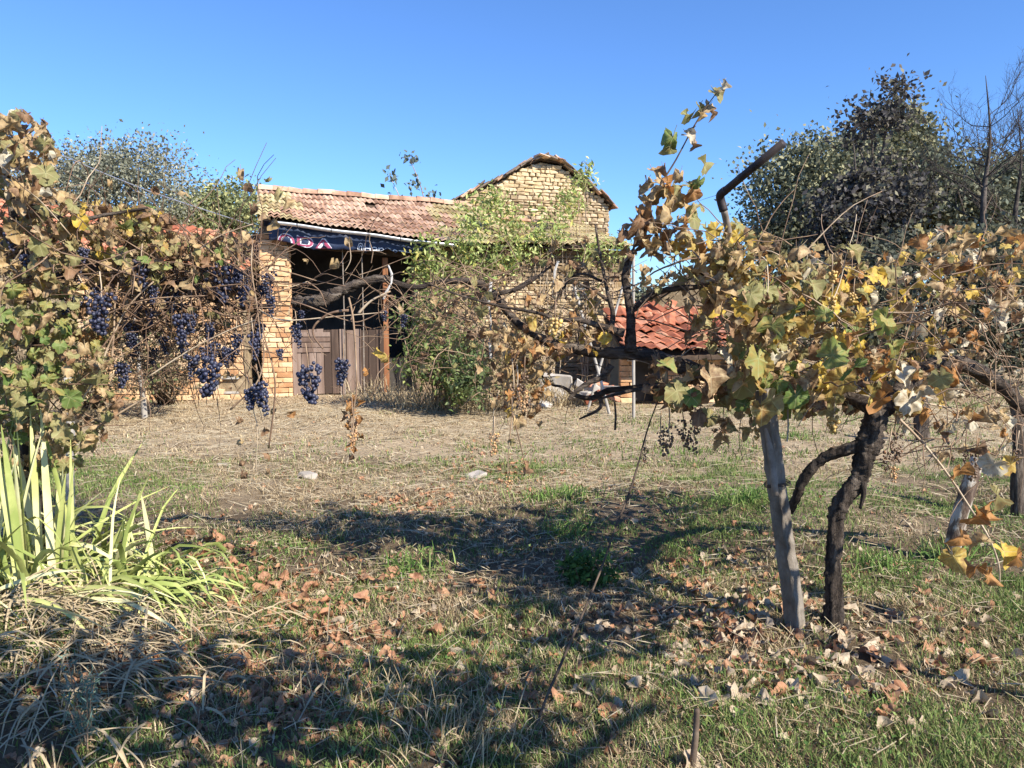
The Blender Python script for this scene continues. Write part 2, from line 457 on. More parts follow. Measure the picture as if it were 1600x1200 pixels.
def masonry(parent, name, meshes, u0, u1, z0, z1f, v, hrow, lrange, depth=.12, gap=.018, limit=300, zsplit=-1, holes=(), axis='u', ends=0, rest_mat=None):
    """courses of single pieces on a wall face; z1f(u) is the top"""
    z = z0; row = 0; rest = []; cnt = 0
    while True:
        h = random.uniform(*hrow)
        if z + h * .5 > max(z1f(u0), z1f(u1), z1f((u0 + u1) / 2)): break
        u = u0 - (random.uniform(0, lrange[0]) if row % 2 else 0)
        while u < u1 - .03:
            l = random.uniform(*lrange)
            a = max(u, u0); e = min(u + l, u1); u += l
            if e - a < .05: continue
            c = (a + e) / 2
            if z + h * .7 > z1f(c): continue
            if any(h0 < c < h1 and k0 < z + h / 2 < k1 for h0, h1, k0, k1 in holes): continue
            sx, sy, sz = e - a - gap, depth * random.uniform(.85, 1.15), h - gap
            p = (c, v - random.uniform(0, .025), z + h / 2) if axis == 'u' else (v - random.uniform(0, .02), c, z + h / 2)
            R = Matrix.Rotation(random.gauss(0, .025), 4, 'Y') if axis == 'u' else Matrix.Rotation(math.pi / 2, 4, 'Z')
            Mx = Matrix.Translation(p) @ R @ Matrix.Diagonal((sx, sy, sz, 1))
            me = random.choice(meshes)
            if cnt < limit and z >= zsplit:
                link(name, me, parent, mat4=Mx); cnt += 1
            else: rest.append((me, Mx))
        z += h; row += 1
    if rest: joined(name + '_infill', rest, meshes[0].materials[0], parent)

def tile_mesh(name, w, L, mat, seed=0, waves=2, amp=.038):
    r = random.Random(seed)
    nxs = 4 * waves + 1
    top = []
    for t in (0, 1):
        for i in range(nxs):
            x = -w / 2 + w * i / (nxs - 1)
            top.append((x + r.gauss(0, .002), L * t, amp * (.5 - .5 * math.cos(2 * math.pi * waves * i / (nxs - 1))) + r.gauss(0, .0015) + .004))
    V = top + [(x, y, z - .02) for x, y, z in top]
    n = nxs; F = []
    for i in range(n - 1):
        F.append((i, i + 1, n + i + 1, n + i))
        F.append((2 * n + i, i + 2 * n + n, 2 * n + n + i + 1, 2 * n + i + 1))
        F.append((i, 2 * n + i, 2 * n + i + 1, i + 1))
    F.append((0, n, 3 * n, 2 * n)); F.append((n - 1, 3 * n - 1, 4 * n - 1, 2 * n - 1))
    me = mesh(name, np.array(V), F, mat)
    return me

def roof_tiles(parent, S, u0, u1, w, rows, pick, lift=.035, skip=0.0, jit=.012, start=0):
    """S(u,t) gives the deck point (t 0 eave .. 1 ridge)"""
    n = int(round((u1 - u0) / w))
    for i in range(n):
        u = u0 + (i + .5) * (u1 - u0) / n
        for r in range(rows):
            if random.random() < skip: continue
            t0 = r / rows; t1 = (r + 1) / rows
            a = Vector(S(u, t0)); e = Vector(S(u, t1))
            du = (Vector(S(u + .1, t0)) - Vector(S(u - .1, t0))).normalized()
            y = (e - a)
            L = y.length; y.normalize()
            nrm = du.cross(y).normalized()
            y2 = (y * L - nrm * lift).normalized()
            n2 = du.cross(y2).normalized()
            x2 = y2.cross(n2)
            R = Matrix((x2, y2, n2)).transposed().to_4x4()
            R = R @ Matrix.Rotation(random.gauss(0, jit * 1.5), 4, 'Z') @ Matrix.Rotation(random.gauss(0, jit), 4, 'X')
            p = a + nrm * (lift + .012 + random.gauss(0, .003)) - y * .05 + du * random.gauss(0, .006)
            link('tile', pick(u, t0), parent, mat4=Matrix.Translation(p) @ R @ Matrix.Diagonal((1, (L + .10) / .45, 1, 1)))

# ------------------------------------------------------------------ farmhouse (porch, stone wall, gable)
FA = np.array((-4.82, 14.5)); FB = np.array((2.6, 16.7))
fdir = (FB - FA) / np.linalg.norm(FB - FA); fnor = np.array((-fdir[1], fdir[0]))
HROT = math.atan2(fdir[1], fdir[0])
def loc(px, py, v=0.0):
    d = ray(px, py); o = np.array((0, 0, EYE))
    p0 = FA + fnor * v
    t = (p0 @ fnor) / (d[:2] @ fnor)
    P = d * t
    return float((P[:2] - FA) @ fdir), float(P[2] + EYE)

house = empty('farmhouse', (FA[0], FA[1], 0), HROT)
tag(house, 'old stone and brick farmhouse with clay tile porch roof and stone gable', 'house')

def lin(pts):
    us = [p[0] for p in pts]; zs = [p[1] for p in pts]
    def f(u):
        if u <= us[0]: return zs[0] + (u - us[0]) * (zs[1] - zs[0]) / (us[1] - us[0])
        if u >= us[-1]: return zs[-1] + (u - us[-1]) * (zs[-1] - zs[-2]) / (us[-1] - us[-2])
        return float(np.interp(u, us, zs))
    return f
EV, RV = -.38, 2.35
eave = lin([loc(398, 339, EV), loc(700, 380, EV), loc(990, 386, EV)])
ridge = lin([loc(432, 301, RV), loc(715, 322, RV), loc(738, 326, RV), loc(775, 349, RV), loc(990, 352, RV)])
uL = loc(398, 339, EV)[0]; uR = loc(990, 386, EV)[0]
def S(u, t):
    sag = -.05 * math.sin(math.pi * t) * (1 + .6 * math.sin(u * 1.3))
    return (u, EV + (RV - EV) * t, eave(u) * (1 - t) + ridge(u) * t + sag + .012 * math.sin(u * 4.1))
roof = link('roof', None, house) if False else None
# deck under the tiles is the roof part itself, tiles are its pieces
nu = 24
Vd = []; Fd = []
for i in range(nu + 1):
    u = uL + .05 + (uR - uL - .1) * i / nu
    for t in (0.02, .5, .98):
        x, y, z = S(u, t); Vd.append((x, y, z - .02))
    for t in (0.02, .5, .98):
        x, y, z = S(u, t); Vd.append((x, y, z - .06))
for i in range(nu):
    a = i * 6; b2 = a + 6
    for k in (0, 1):
        Fd.append((a + k, b2 + k, b2 + k + 1, a + k + 1)); Fd.append((a + 3 + k, a + 4 + k, b2 + 4 + k, b2 + 3 + k))
    Fd.append((a, a + 3, b2 + 3, b2)); Fd.append((a + 2, b2 + 2, b2 + 5, a + 5))
Fd.append((0, 1, 4, 3)); Fd.append((1, 2, 5, 4)); e = nu * 6; Fd.append((e, e + 3, e + 4, e + 1)); Fd.append((e + 1, e + 4, e + 5, e + 2))
roof = link('roof', mesh('roof', np.array(Vd), Fd, M['beam']), house)
tA = [tile_mesh('tile', .232, .45, M['tile'], s) for s in range(4)]
tB = [tile_mesh('tile', .232, .45, M['tile_moss'], s + 9) for s in range(4)]
uM = loc(690, 340, 1)[0]
roof_tiles(roof, S, uL, uR, .224, 8, lambda u, t: random.choice(tB if (u + random.gauss(0, .25) > uM or (u < uL + .9 and random.random() < .6)) else tA), skip=.012)
# ridge tiles
rt = []
bmr = MB()
Vr = []; Fr = []
for j, x in enumerate((0, .36)):
    for k in range(7):
        th = math.pi * k / 6
        rr = .12 - .015 * (j)
        Vr.append((x, rr * math.cos(th), rr * math.sin(th)))
for j, x in enumerate((0, .36)):
    for k in range(7):
        th = math.pi * k / 6
        rr = .10 - .015 * j
        Vr.append((x, rr * math.cos(th), rr * math.sin(th)))
for k in range(6):
    Fr += [(k, k + 1, 8 + k, 7 + k), (14 + k, 21 + k, 22 + k, 15 + k), (k, 14 + k, 15 + k, k + 1), (7 + k, 8 + k, 22 + k, 21 + k)]
ridge_me = mesh('ridge_tile', np.array(Vr), Fr, M['tile'])
u = uL
while u < loc(722, 322, RV)[0]:
    a = Vector(S(u, 1)); e2 = Vector(S(u + .33, 1)); x = (e2 - a).normalized()
    y = Vector((0, 1, 0)); y = (y - x * y.dot(x)).normalized(); z = x.cross(y)
    link('ridge_tile', ridge_me, roof, mat4=Matrix.Translation(a + Vector((0, 0, .03 + random.gauss(0, .008)))) @ Matrix((x, y, z)).transposed().to_4x4() @ Matrix.Rotation(random.gauss(0, .02), 4, 'Y'))
    u += .31
# back slope so the ridge has a house behind it
mb = MB()
a = S(uL, 1); c = S(uR, 1)
mb.add([a, c, (c[0], 4.9, c[2] - 1.2), (a[0], 4.9, a[2] - 1.2), (a[0], a[1], a[2] - .05), (c[0], c[1], c[2] - .05), (c[0], 4.9, c[2] - 1.25), (a[0], 4.9, a[2] - 1.25)],
       [(0, 1, 2, 3), (4, 7, 6, 5), (0, 4, 5, 1), (2, 6, 7, 3), (0, 3, 7, 4), (1, 5, 6, 2)])
mb.build('rear_roof', M['tile'], house)

# pillar of single bricks
up0, up1 = loc(407, 500)[0], loc(455, 500)[0]
zp = eave(up0) - .28
pil = MB(); pil.box(((up0 + up1) / 2, .27, zp / 2 - .1), (up1 - up0 - .04, .46, zp + .2)); pil = pil.build('pillar', M['mortar'], house)
masonry(pil, 'brick', brick_me, up0, up1, 0, lambda u: zp, .07, (.088, .105), (.24, .31), .12, .012)
masonry(pil, 'brick', brick_me, .06, .5, 0, lambda u: zp, up1 - .02, (.09, .1), (.22, .28), .10, .012, axis='v')
# left flank wall and back walls of the porch (solid, near-black inside)
uO1 = loc(650, 500)[0]
uE = loc(985, 450)[0]
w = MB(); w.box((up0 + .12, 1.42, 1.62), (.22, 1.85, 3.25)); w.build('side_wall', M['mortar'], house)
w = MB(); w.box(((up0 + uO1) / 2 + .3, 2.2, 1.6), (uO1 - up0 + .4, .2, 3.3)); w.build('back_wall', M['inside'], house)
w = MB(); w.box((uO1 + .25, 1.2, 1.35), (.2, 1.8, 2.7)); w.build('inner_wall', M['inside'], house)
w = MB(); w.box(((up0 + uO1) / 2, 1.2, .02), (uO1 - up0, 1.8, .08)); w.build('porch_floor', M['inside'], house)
# ceiling boards under the porch roof
w = MB()
for k in range(14):
    uu = up0 + .15 + k * (uO1 - up0) / 13.2
    za, zb = eave(uu) - .12, ridge(uu) - .3
    w.add([(uu - .04, -.15, za), (uu + .04, -.15, za), (uu + .04, 2.1, zb), (uu - .04, 2.1, zb), (uu - .04, -.15, za - .09), (uu + .04, -.15, za - .09), (uu + .04, 2.1, zb - .09), (uu - .04, 2.1, zb - .09)],
          [(0, 1, 2, 3), (4, 7, 6, 5), (0, 4, 5, 1), (1, 5, 6, 2), (2, 6, 7, 3), (3, 7, 4, 0)])
w.build('rafters', M['beam'], house)
# lintel beam
w = MB()
za, zb = eave(up0) - .42, eave(uO1) - .36
w.add([(up0 - .1, .02, za), (uO1 + .3, .02, zb), (uO1 + .3, .2, zb), (up0 - .1, .2, za), (up0 - .1, .02, za + .18), (uO1 + .3, .02, zb + .18), (uO1 + .3, .2, zb + .18), (up0 - .1, .2, za + .18)],
      [(0, 3, 2, 1), (4, 5, 6, 7), (0, 1, 5, 4), (1, 2, 6, 5), (2, 3, 7, 6), (3, 0, 4, 7)])
w.build('lintel', M['beam'], house)
# gutter
gp0 = loc(428, 346, EV - .07); gp1 = loc(712, 383, EV - .07)
w = MB()
ns = 20
prev = None
Vg = []; Fg = []
for i in range(ns + 1):
    t = i / ns
    uu = gp0[0] * (1 - t) + gp1[0] * t; zz = gp0[1] * (1 - t) + gp1[1] * t + .008 * math.sin(t * 15)
    for k in range(7):
        th = math.pi + math.pi * k / 6
        Vg.append((uu, EV - .07 + .055 * math.cos(th), zz + .055 * math.sin(th)))
    for k in range(7):
        th = math.pi + math.pi * k / 6
        Vg.append((uu, EV - .07 + .048 * math.cos(th), zz + .048 * math.sin(th) + .003))
for i in range(ns):
    a = i * 14; b2 = a + 14
    for k in range(6):
        Fg.append((a + k, a + k + 1, b2 + k + 1, b2 + k)); Fg.append((a + 7 + k, b2 + 7 + k, b2 + 8 + k, a + 8 + k))
    Fg.append((a, b2, b2 + 7, a + 7)); Fg.append((a + 6, a + 13, b2 + 13, b2 + 6))
gut = link('gutter', mesh('gutter', np.array(Vg), Fg, M['zinc'], True), house)
for t in (.12, .3, .5, .68, .86):
    uu = gp0[0] * (1 - t) + gp1[0] * t; zz = gp0[1] * (1 - t) + gp1[1] * t
    w = MB(); w.tube([(uu, EV - .13, zz + .02), (uu, EV - .11, zz - .05), (uu, EV - .05, zz - .065), (uu, EV + .02, zz + .03), (uu, EV + .1, zz + .1)], .009, 5)
    w.build('bracket', M['iron'], gut)

# timber and metal uprights in the porch
u1 = loc(603, 450)[0]
w = MB(); w.box((u1, .1, (eave(u1) - .4) / 2), (.10, .1, eave(u1) - .4)); w.build('timber_post', M['redwood'], house)
for px in (536, 566):
    uu = loc(px, 450)[0]
    w = MB(); w.tube([(uu, -.02, 0), (uu + .01, -.02, 1.4), (uu, -.03, eave(uu) - .3)], .011, 6); w.build('metal_rod', M['pipegrey'], house)
# plank door
ud0, ud1 = loc(459, 560)[0], loc(600, 560)[0]
zd = loc(520, 516)[1]
door = MB(); door.box(((ud0 + ud1) / 2, .14, zd * .2), (ud1 - ud0, .03, .09)); door.box(((ud0 + ud1) / 2, .14, zd * .85), (ud1 - ud0, .03, .09))
door = door.build('door', M['wood'], house)
k = 12
for i in range(k):
    uu = ud0 + (i + .5) * (ud1 - ud0) / k
    hh = zd + random.gauss(0, .012)
    w = MB(); w.box((uu, .105 + random.gauss(0, .004), hh / 2 + .03), ((ud1 - ud0) / k - .012, .03, hh - .04), None, .003); w.build('plank', M['wood'], door)
for i in range(4):
    w = MB(); uu = (ud0 * .75 + ud1 * .25)
    w.box((uu - .1, .075, zd - .08 - i * .1), ((ud1 - ud0) * .42, .02, .085), None, .003); w.build('board', M['wood'], door)
for uu in (ud0 + .02, (ud0 + ud1) / 2 + .05, ud1 - .03):
    w = MB(); w.box((uu, .07, zd / 2 + .02), (.08, .035, zd)); w.build('stile', M['wood'], door)
# dark box added to fill the low dark opening right of the door
w = MB(); w.box(((ud1 + uO1) / 2 + .06, .5, .35), (uO1 - ud1 - .1, .5, .7)); w.build('dark_box', M['inside'], house)

# stone wall right of the porch: core plus single stones
core = MB()
zt = lambda u: eave(u) - .04
core.add([(uO1, .06, -.2), (uE, .06, -.2), (uE, .5, -.2), (uO1, .5, -.2), (uO1, .06, zt(uO1)), (uE, .06, zt(uE)), (uE, .5, zt(uE)), (uO1, .5, zt(uO1))],
         [(0, 1, 5, 4), (1, 2, 6, 5), (2, 3, 7, 6), (3, 0, 4, 7), (4, 5, 6, 7), (0, 3, 2, 1)])
core.box((uE - .22, 1.6, 1.3), (.4, 2.4, 2.9))
core = core.build('stone_wall', M['mortar'], house)
masonry(core, 'stone', stone_me, uO1 - .02, uE + .02, 0, lambda u: zt(u), .09, (.06, .125), (.10, .29), .14, .012, 300, 1.15)
# gable
GV = 2.55
g0 = loc(706, 319, GV); ga = loc(846, 250, GV); g1 = loc(957, 323, GV)
GP = [loc(px, py, GV) for px, py in ((706, 319), (750, 296), (792, 276), (820, 259), (846, 250), (872, 255), (890, 267), (915, 288), (957, 323))]
gtop = lin(GP)
uG1 = loc(951, 340, GV)[0]
zlow = ridge(uG1) - .4
core2 = MB()
prof = [p for p in GP if p[0] < uG1] + [(uG1, gtop(uG1))]
fr_ = [(prof[0][0], 0), (uG1, 0)] + [(u_, z_ - .05) for u_, z_ in prof[::-1]]
nf = len(fr_)
core2.add([(u_, GV + .06, z_) for u_, z_ in fr_] + [(u_, GV + .5, z_) for u_, z_ in fr_], [tuple(range(nf)), tuple(range(2 * nf - 1, nf - 1, -1))] + [(i, i + nf, (i + 1) % nf + nf, (i + 1) % nf) for i in range(nf)])
core2.box((uG1 - .2, GV + 3, 1.9), (.38, 5, 3.8))
gable = core2.build('gable_wall', M['mortar'], house)
masonry(gable, 'stone', gstone_me, g0[0] + .1, uG1 + .02, zlow, lambda u: gtop(u) - .02, GV + .09, (.06, .115), (.10, .26), .14, .013, 300)
masonry(gable, 'stone', gstone_me, GV + .1, GV + 2.2, zlow - .2, lambda u: gtop(uG1) - .1, uG1 + .02, (.09, .14), (.2, .36), .10, .013, 80, axis='v')
# gable roof with ragged verge slabs
for gi in range(len(GP) - 1):
    a, c = GP[gi], GP[gi + 1]; sgn = -1 if gi < 4 else 1
    w = MB()
    a2, c2 = a, c
    w.add([(a2[0], GV + .02, a2[1] + .0), (c2[0], GV + .02, c2[1] + .0), (c2[0], GV + 6, c2[1]), (a2[0], GV + 6, a2[1]),
           (a2[0], GV + .02, a2[1] + .05), (c2[0], GV + .02, c2[1] + .05), (c2[0], GV + 6, c2[1] + .05), (a2[0], GV + 6, a2[1] + .05)],
          [(0, 3, 2, 1), (4, 5, 6, 7), (0, 1, 5, 4), (1, 2, 6, 5), (2, 3, 7, 6), (3, 0, 4, 7)])
    gr = w.build('gable_roof', M['beam'], house)
    L = math.hypot(c[0] - a[0], c[1] - a[1]); n = max(2, int(L / .155))
    ang = math.atan2(c[1] - a[1], c[0] - a[0])
    for i in range(n + 1):
        t = i / n
        for row in range(3):
            sx = random.uniform(.24, .36)
            ww = bevel_box('slab', (sx, .46, .035), .010, M['tile_dark'] if random.random() < .62 else M['tile'], .006, i * 7 + row + gi * 100)
            p = (a[0] + (c[0] - a[0]) * t + random.gauss(0, .015), GV + .10 + row * .4 + random.gauss(0, .05), a[1] + (c[1] - a[1]) * t + .07 + random.gauss(0, .010))
            link('slab', ww, gr, mat4=Matrix.Translation(p) @ Matrix.Rotation(-ang + sgn * .12, 4, 'Y') @ Matrix.Rotation(random.gauss(0, .08), 4, 'Z'))
for i in range(3):
    ww = bevel_box('ridge_slab', (random.uniform(.22, .34), .4, .035), .012, M['tile_dark'], .008, 900 + i)
    link('ridge_slab', ww, gable, mat4=Matrix.Translation((ga[0] + random.gauss(0, .10), GV + .05 + random.random() * .3, ga[1] + .06 + i * .008)) @ Matrix.Rotation(random.gauss(0, .18), 4, 'Y'))

# ------------------------------------------------------------------ torn banner with lettering
ban = None
bu0, bu1 = loc(420, 365, EV + .12)[0], loc(678, 390, EV + .12)[0]
nb = 70
Vb = []; Fb = []
def bz(px, py): return loc(px, py, EV + .12)[1]
topf = lin([(bu0, bz(420, 347)), (bu1, bz(678, 382))])
low_pts = [(421, 374), (436, 376), (446, 378), (456, 381), (466, 384), (478, 388), (500, 389), (518, 389), (535, 390), (556, 391), (575, 393), (596, 393), (606, 388), (612, 393), (640, 396), (660, 396), (678, 397)]
lowf = lin([loc(px, py, EV + .12) for px, py in low_pts])
bv = lambda u, z: EV + .12 + .018 * math.sin(u * 7) + .012 * math.sin(u * 17 + z * 9)
for i in range(nb + 1):
    uu = bu0 + (bu1 - bu0) * i / nb
    zl = lowf(uu) + random.gauss(0, .012)
    for k in range(5):
        z = topf(uu) * (1 - k / 4) + zl * k / 4
        Vb.append((uu, bv(uu, z), z))
for i in range(nb):
    for k in range(4):
        a = i * 5 + k; Fb.append((a, a + 1, a + 6, a + 5))
ban = empty('banner', (FA[0], FA[1], 0), HROT)
tag(ban, 'torn navy banner with maroon and white lettering under the porch eave', 'banner')
bo = link('cloth', mesh('cloth', np.array(Vb), Fb, M['banner'], True), ban)
sm = bo.modifiers.new('thickness', 'SOLIDIFY'); sm.thickness = .004; sm.offset = 1

def letters(txt, px0, px1, pyt, pyb, mat, v_off, name, outline=None, clip=True):
    u0, zt_ = loc(px0, pyt, EV + .12); u1_, _ = loc(px1, pyt, EV + .12)
    h = zt_ - loc(px0, pyb, EV + .12)[1]
    n = len(txt)
    for i, ch in enumerate(txt):
        if ch == ' ': continue
        cu = bpy.data.curves.new('letter', 'FONT'); cu.body = ch; cu.size = 1.0; cu.extrude = .0; cu.align_x = 'LEFT'
        cu.offset = outline or 0.0; cu.resolution_u = 3
        to = bpy.data.objects.new('tmp_letter', cu); col.objects.link(to)
        dg = bpy.context.evaluated_depsgraph_get(); dg.update()
        me = bpy.data.meshes.new_from_object(to.evaluated_get(dg))
        bpy.data.objects.remove(to); bpy.data.curves.remove(cu)
        if len(me.vertices) == 0: continue
        co = np.zeros(len(me.vertices) * 3); me.vertices.foreach_get('co', co); co = co.reshape(-1, 3)
        bm = bmesh.new(); bm.from_mesh(me); bmesh.ops.triangulate(bm, faces=bm.faces[:]); 
        mn = co.min(0); mx = co.max(0)
        cell = (u1_ - u0) / n
        slope = (topf(bu1) - topf(bu0)) / (bu1 - bu0)
        for vtx in bm.verts:
            fx = (vtx.co.x - mn[0]) / max(mx[0] - mn[0], 1e-5); fy = vtx.co.y / .70
            uu = u0 + cell * (i + .06 + fx * .88)
            z = zt_ - h + fy * h + slope * (uu - u0)
            if clip: z = max(z, lowf(uu) + .012)
            vtx.co = (uu, bv(uu, z) - v_off, z)
        bm.to_mesh(me); bm.free(); me.materials.clear(); me.materials.append(mat)
        link(name, me, ban)
letters('ОРА', 432, 520, 365, 389, M['letter_white'], .007, 'letter_outline', .03)
letters('ОРА', 433, 519, 366, 388, M['letter_red'], .011, 'letter')
letters('@Наркетинг', 558, 664, 379, 393, M['letter_white'], .008, 'letter')

# ------------------------------------------------------------------ left outbuilding with red roof
LB = empty('red_roofed_barn', (-11.2, 14.0, 0), math.radians(2))
tag(LB, 'low brick barn with red tile roof behind the left grapevine', 'barn')
# wall face at local v=0; right end meets the pillar
lw = FA[0] + 11.2 - .18
zr0 = at(25, 303, 16.2)[2]; zr1 = at(315, 374, 16.2)[2]
wl = MB(); wl.add([(0, .1, -.2), (lw, .1, -.2), (lw, .6, -.2), (0, .6, -.2), (0, .1, zr0 - .85), (lw, .1, zr1 - .85), (lw, .6, zr1 - .7), (0, .6, zr0 - .7)],
    [(0, 1, 5, 4), (1, 2, 6, 5), (2, 3, 7, 6), (3, 0, 4, 7), (4, 5, 6, 7), (0, 3, 2, 1)]); wl = wl.build('brick_wall', M['mortar'], LB)
hx0, hx1 = lw - .52, lw - .12
masonry(wl, 'brick', brick_me, lw - 3.0, lw, 0, lambda u: zr0 + (zr1 - zr0) * u / lw - .88, .09, (.105, .125), (.26, .36), .10, .013, 300, holes=[(hx0, hx1, .12, .42)])
fr = MB(); fr.box(((hx0 + hx1) / 2, .08, .42), (.46, .1, .05)); fr.box(((hx0 + hx1) / 2, .09, .14), (.44, .08, .04)); fr.box((hx0 + .02, .08, .28), (.05, .1, .3)); fr.build('vent_frame', M['oldwood'], wl)
zr0 = at(25, 303, 16.2)[2]; zr1 = at(315, 374, 16.2)[2]
def SL(u, t):
    zr = zr0 + (zr1 - zr0) * u / lw
    ze = zr - .85
    return (u, -.3 + 2.5 * t, ze * (1 - t) + zr * t)
w = MB(); a = SL(-.3, 0); b2 = SL(lw + .1, 0); c = SL(lw + .1, 1); d = SL(-.3, 1)
w.add([a, b2, c, d] + [(x, y, z - .06) for x, y, z in (a, b2, c, d)], [(0, 1, 2, 3), (4, 7, 6, 5), (0, 4, 5, 1), (1, 5, 6, 2), (2, 6, 7, 3), (3, 7, 4, 0)])
rl = w.build('roof', M['beam'], LB)
tR = [tile_mesh('tile', .33, .45, M['tile_red'], s + 30) for s in range(4)]
roof_tiles(rl, SL, -.3, lw + .1, .33, 7, lambda u, t: random.choice(tR))
w = MB(); w.box((lw / 2, 2.3, 1.4), (lw, .3, 2.8)); w.build('rear_wall', M['mortar'], LB)

# ------------------------------------------------------------------ red roofed shed right of the farmhouse
sh0 = at(985, 545, 13.6); sh1 = at(1180, 545, 13.6)
SH = empty('red_roofed_shed', (sh0[0], 13.6, 0), math.radians(4))
tag(SH, 'low brick shed with sagging bright red tile roof beside the stone wall', 'shed')
sw = sh1[0] - sh0[0]
ze = sh0[2]; zr = at(1010, 484, 15.6)[2]
def SS(u, t): return (u, -.2 + 2.2 * t, ze * (1 - t) + zr * t - .06 * math.sin(math.pi * t) - .05 * math.sin(u * 2))
w = MB(); a = SS(-.1, 0); b2 = SS(sw, 0); c = SS(sw, 1); d = SS(-.1, 1)
w.add([(x, y, z - .16) for x, y, z in (a, b2, c, d)] + [(x, y, z - .22) for x, y, z in (a, b2, c, d)], [(0, 1, 2, 3), (4, 7, 6, 5), (0, 4, 5, 1), (1, 5, 6, 2), (2, 6, 7, 3), (3, 7, 4, 0)])
rs = w.build('roof', M['beam'], SH)
tS = [tile_mesh('tile', .22, .45, M['tile_red'], s + 60, 1, .045) for s in range(4)]
roof_tiles(rs, SS, -.1, sw, .2, 6, lambda u, t: random.choice(tS), lift=.05, jit=.04, skip=.03)
for i in range(14):
    p = SS(random.uniform(.3, 1.3), random.uniform(.6, 1.0))
    link('loose_tile', random.choice(tS), rs, mat4=Matrix.Translation((p[0], p[1], p[2] + .05 + .004 * i)) @ Matrix.Rotation(random.uniform(-1, 1), 4, 'Z') @ Matrix.Rotation(random.uniform(.1, .6), 4, 'X'))
wl = MB(); wl.box((sw / 2 + .25, .35, (ze - .2) / 2), (sw - .6, .3, ze - .2)); wl.box((-.0, .35, (ze - .2) / 2), (.2, .3, ze - .2)); wl = wl.build('brick_wall', M['mortar'], SH)
masonry(wl, 'brick', brick_me, .55, sw, 0, lambda u: ze - .1, .19, (.09, .11), (.22, .3), .08, .012, 120)
masonry(wl, 'brick', brick_me, -.15, .13, 0, lambda u: ze - .1, .19, (.09, .11), (.22, .3), .08, .012, 40)
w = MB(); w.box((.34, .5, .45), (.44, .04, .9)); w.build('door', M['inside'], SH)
w = MB(); w.box((sw / 2, 1.9, .8), (sw, .2, 1.6)); w.build('rear_wall', M['mortar'], SH)

# dark tiled roof peeping above the shed
DB = empty('dark_roofed_hut', tuple(at(1090, 560, 19)[:2]) + (0,), math.radians(-8))
tag(DB, 'hut with dark weathered tile roof rising behind the red shed', 'hut')
ra = at(1040, 470, 19)[2]; rb = at(1090, 420, 19)[2]
for sgn in (-1, 1):
    def SD(u, t, sgn=sgn): return ((1 - t) * 1.5 * sgn, u, ra - .25 + (rb - ra + .25) * t)
    w = MB(); a = SD(0, 0); b2 = SD(4, 0); c = SD(4, 1); d = SD(0, 1)
    w.add([a, b2, c, d] + [(x, y, z - .06) for x, y, z in (a, b2, c, d)], [(0, 1, 2, 3), (4, 7, 6, 5), (0, 4, 5, 1), (1, 5, 6, 2), (2, 6, 7, 3), (3, 7, 4, 0)])
    rd = w.build('roof', M['beam'], DB)
    tD = [tile_mesh('tile', .28, .45, M['tile_dark'], s + 80) for s in range(3)]
    for i in range(7):
        for r in range(5):
            u_ = .2 + i * .29; t0 = r / 5
            p = Vector(SD(u_, t0)); up_ = (Vector(SD(u_, 1)) - Vector(SD(u_, 0))).normalized()
            x = Vector((0, -1, 0)) if sgn < 0 else Vector((0, 1, 0)); n_ = x.cross(up_)
            link('tile', random.choice(tD), rd, mat4=Matrix.Translation(p + n_ * .03) @ Matrix((x, up_, n_)).transposed().to_4x4() @ Matrix.Rotation(random.gauss(0, .03), 4, 'Z') @ Matrix.Rotation(-.06, 4, 'X'))
w = MB(); w.add([(-1.3, .15, 0), (1.3, .15, 0), (1.3, .15, ra - .2), (0, .15, rb - .1), (-1.3, .15, ra - .2), (-1.3, 3.8, 0), (1.3, 3.8, 0), (1.3, 3.8, ra - .2), (0, 3.8, rb - .1), (-1.3, 3.8, ra - .2)],
                [(0, 1, 2, 3, 4), (9, 8, 7, 6, 5), (0, 5, 6, 1), (1, 6, 7, 2), (2, 7, 8, 3), (3, 8, 9, 4), (4, 9, 5, 0)])
w.build('wall', M['mortar'], DB)

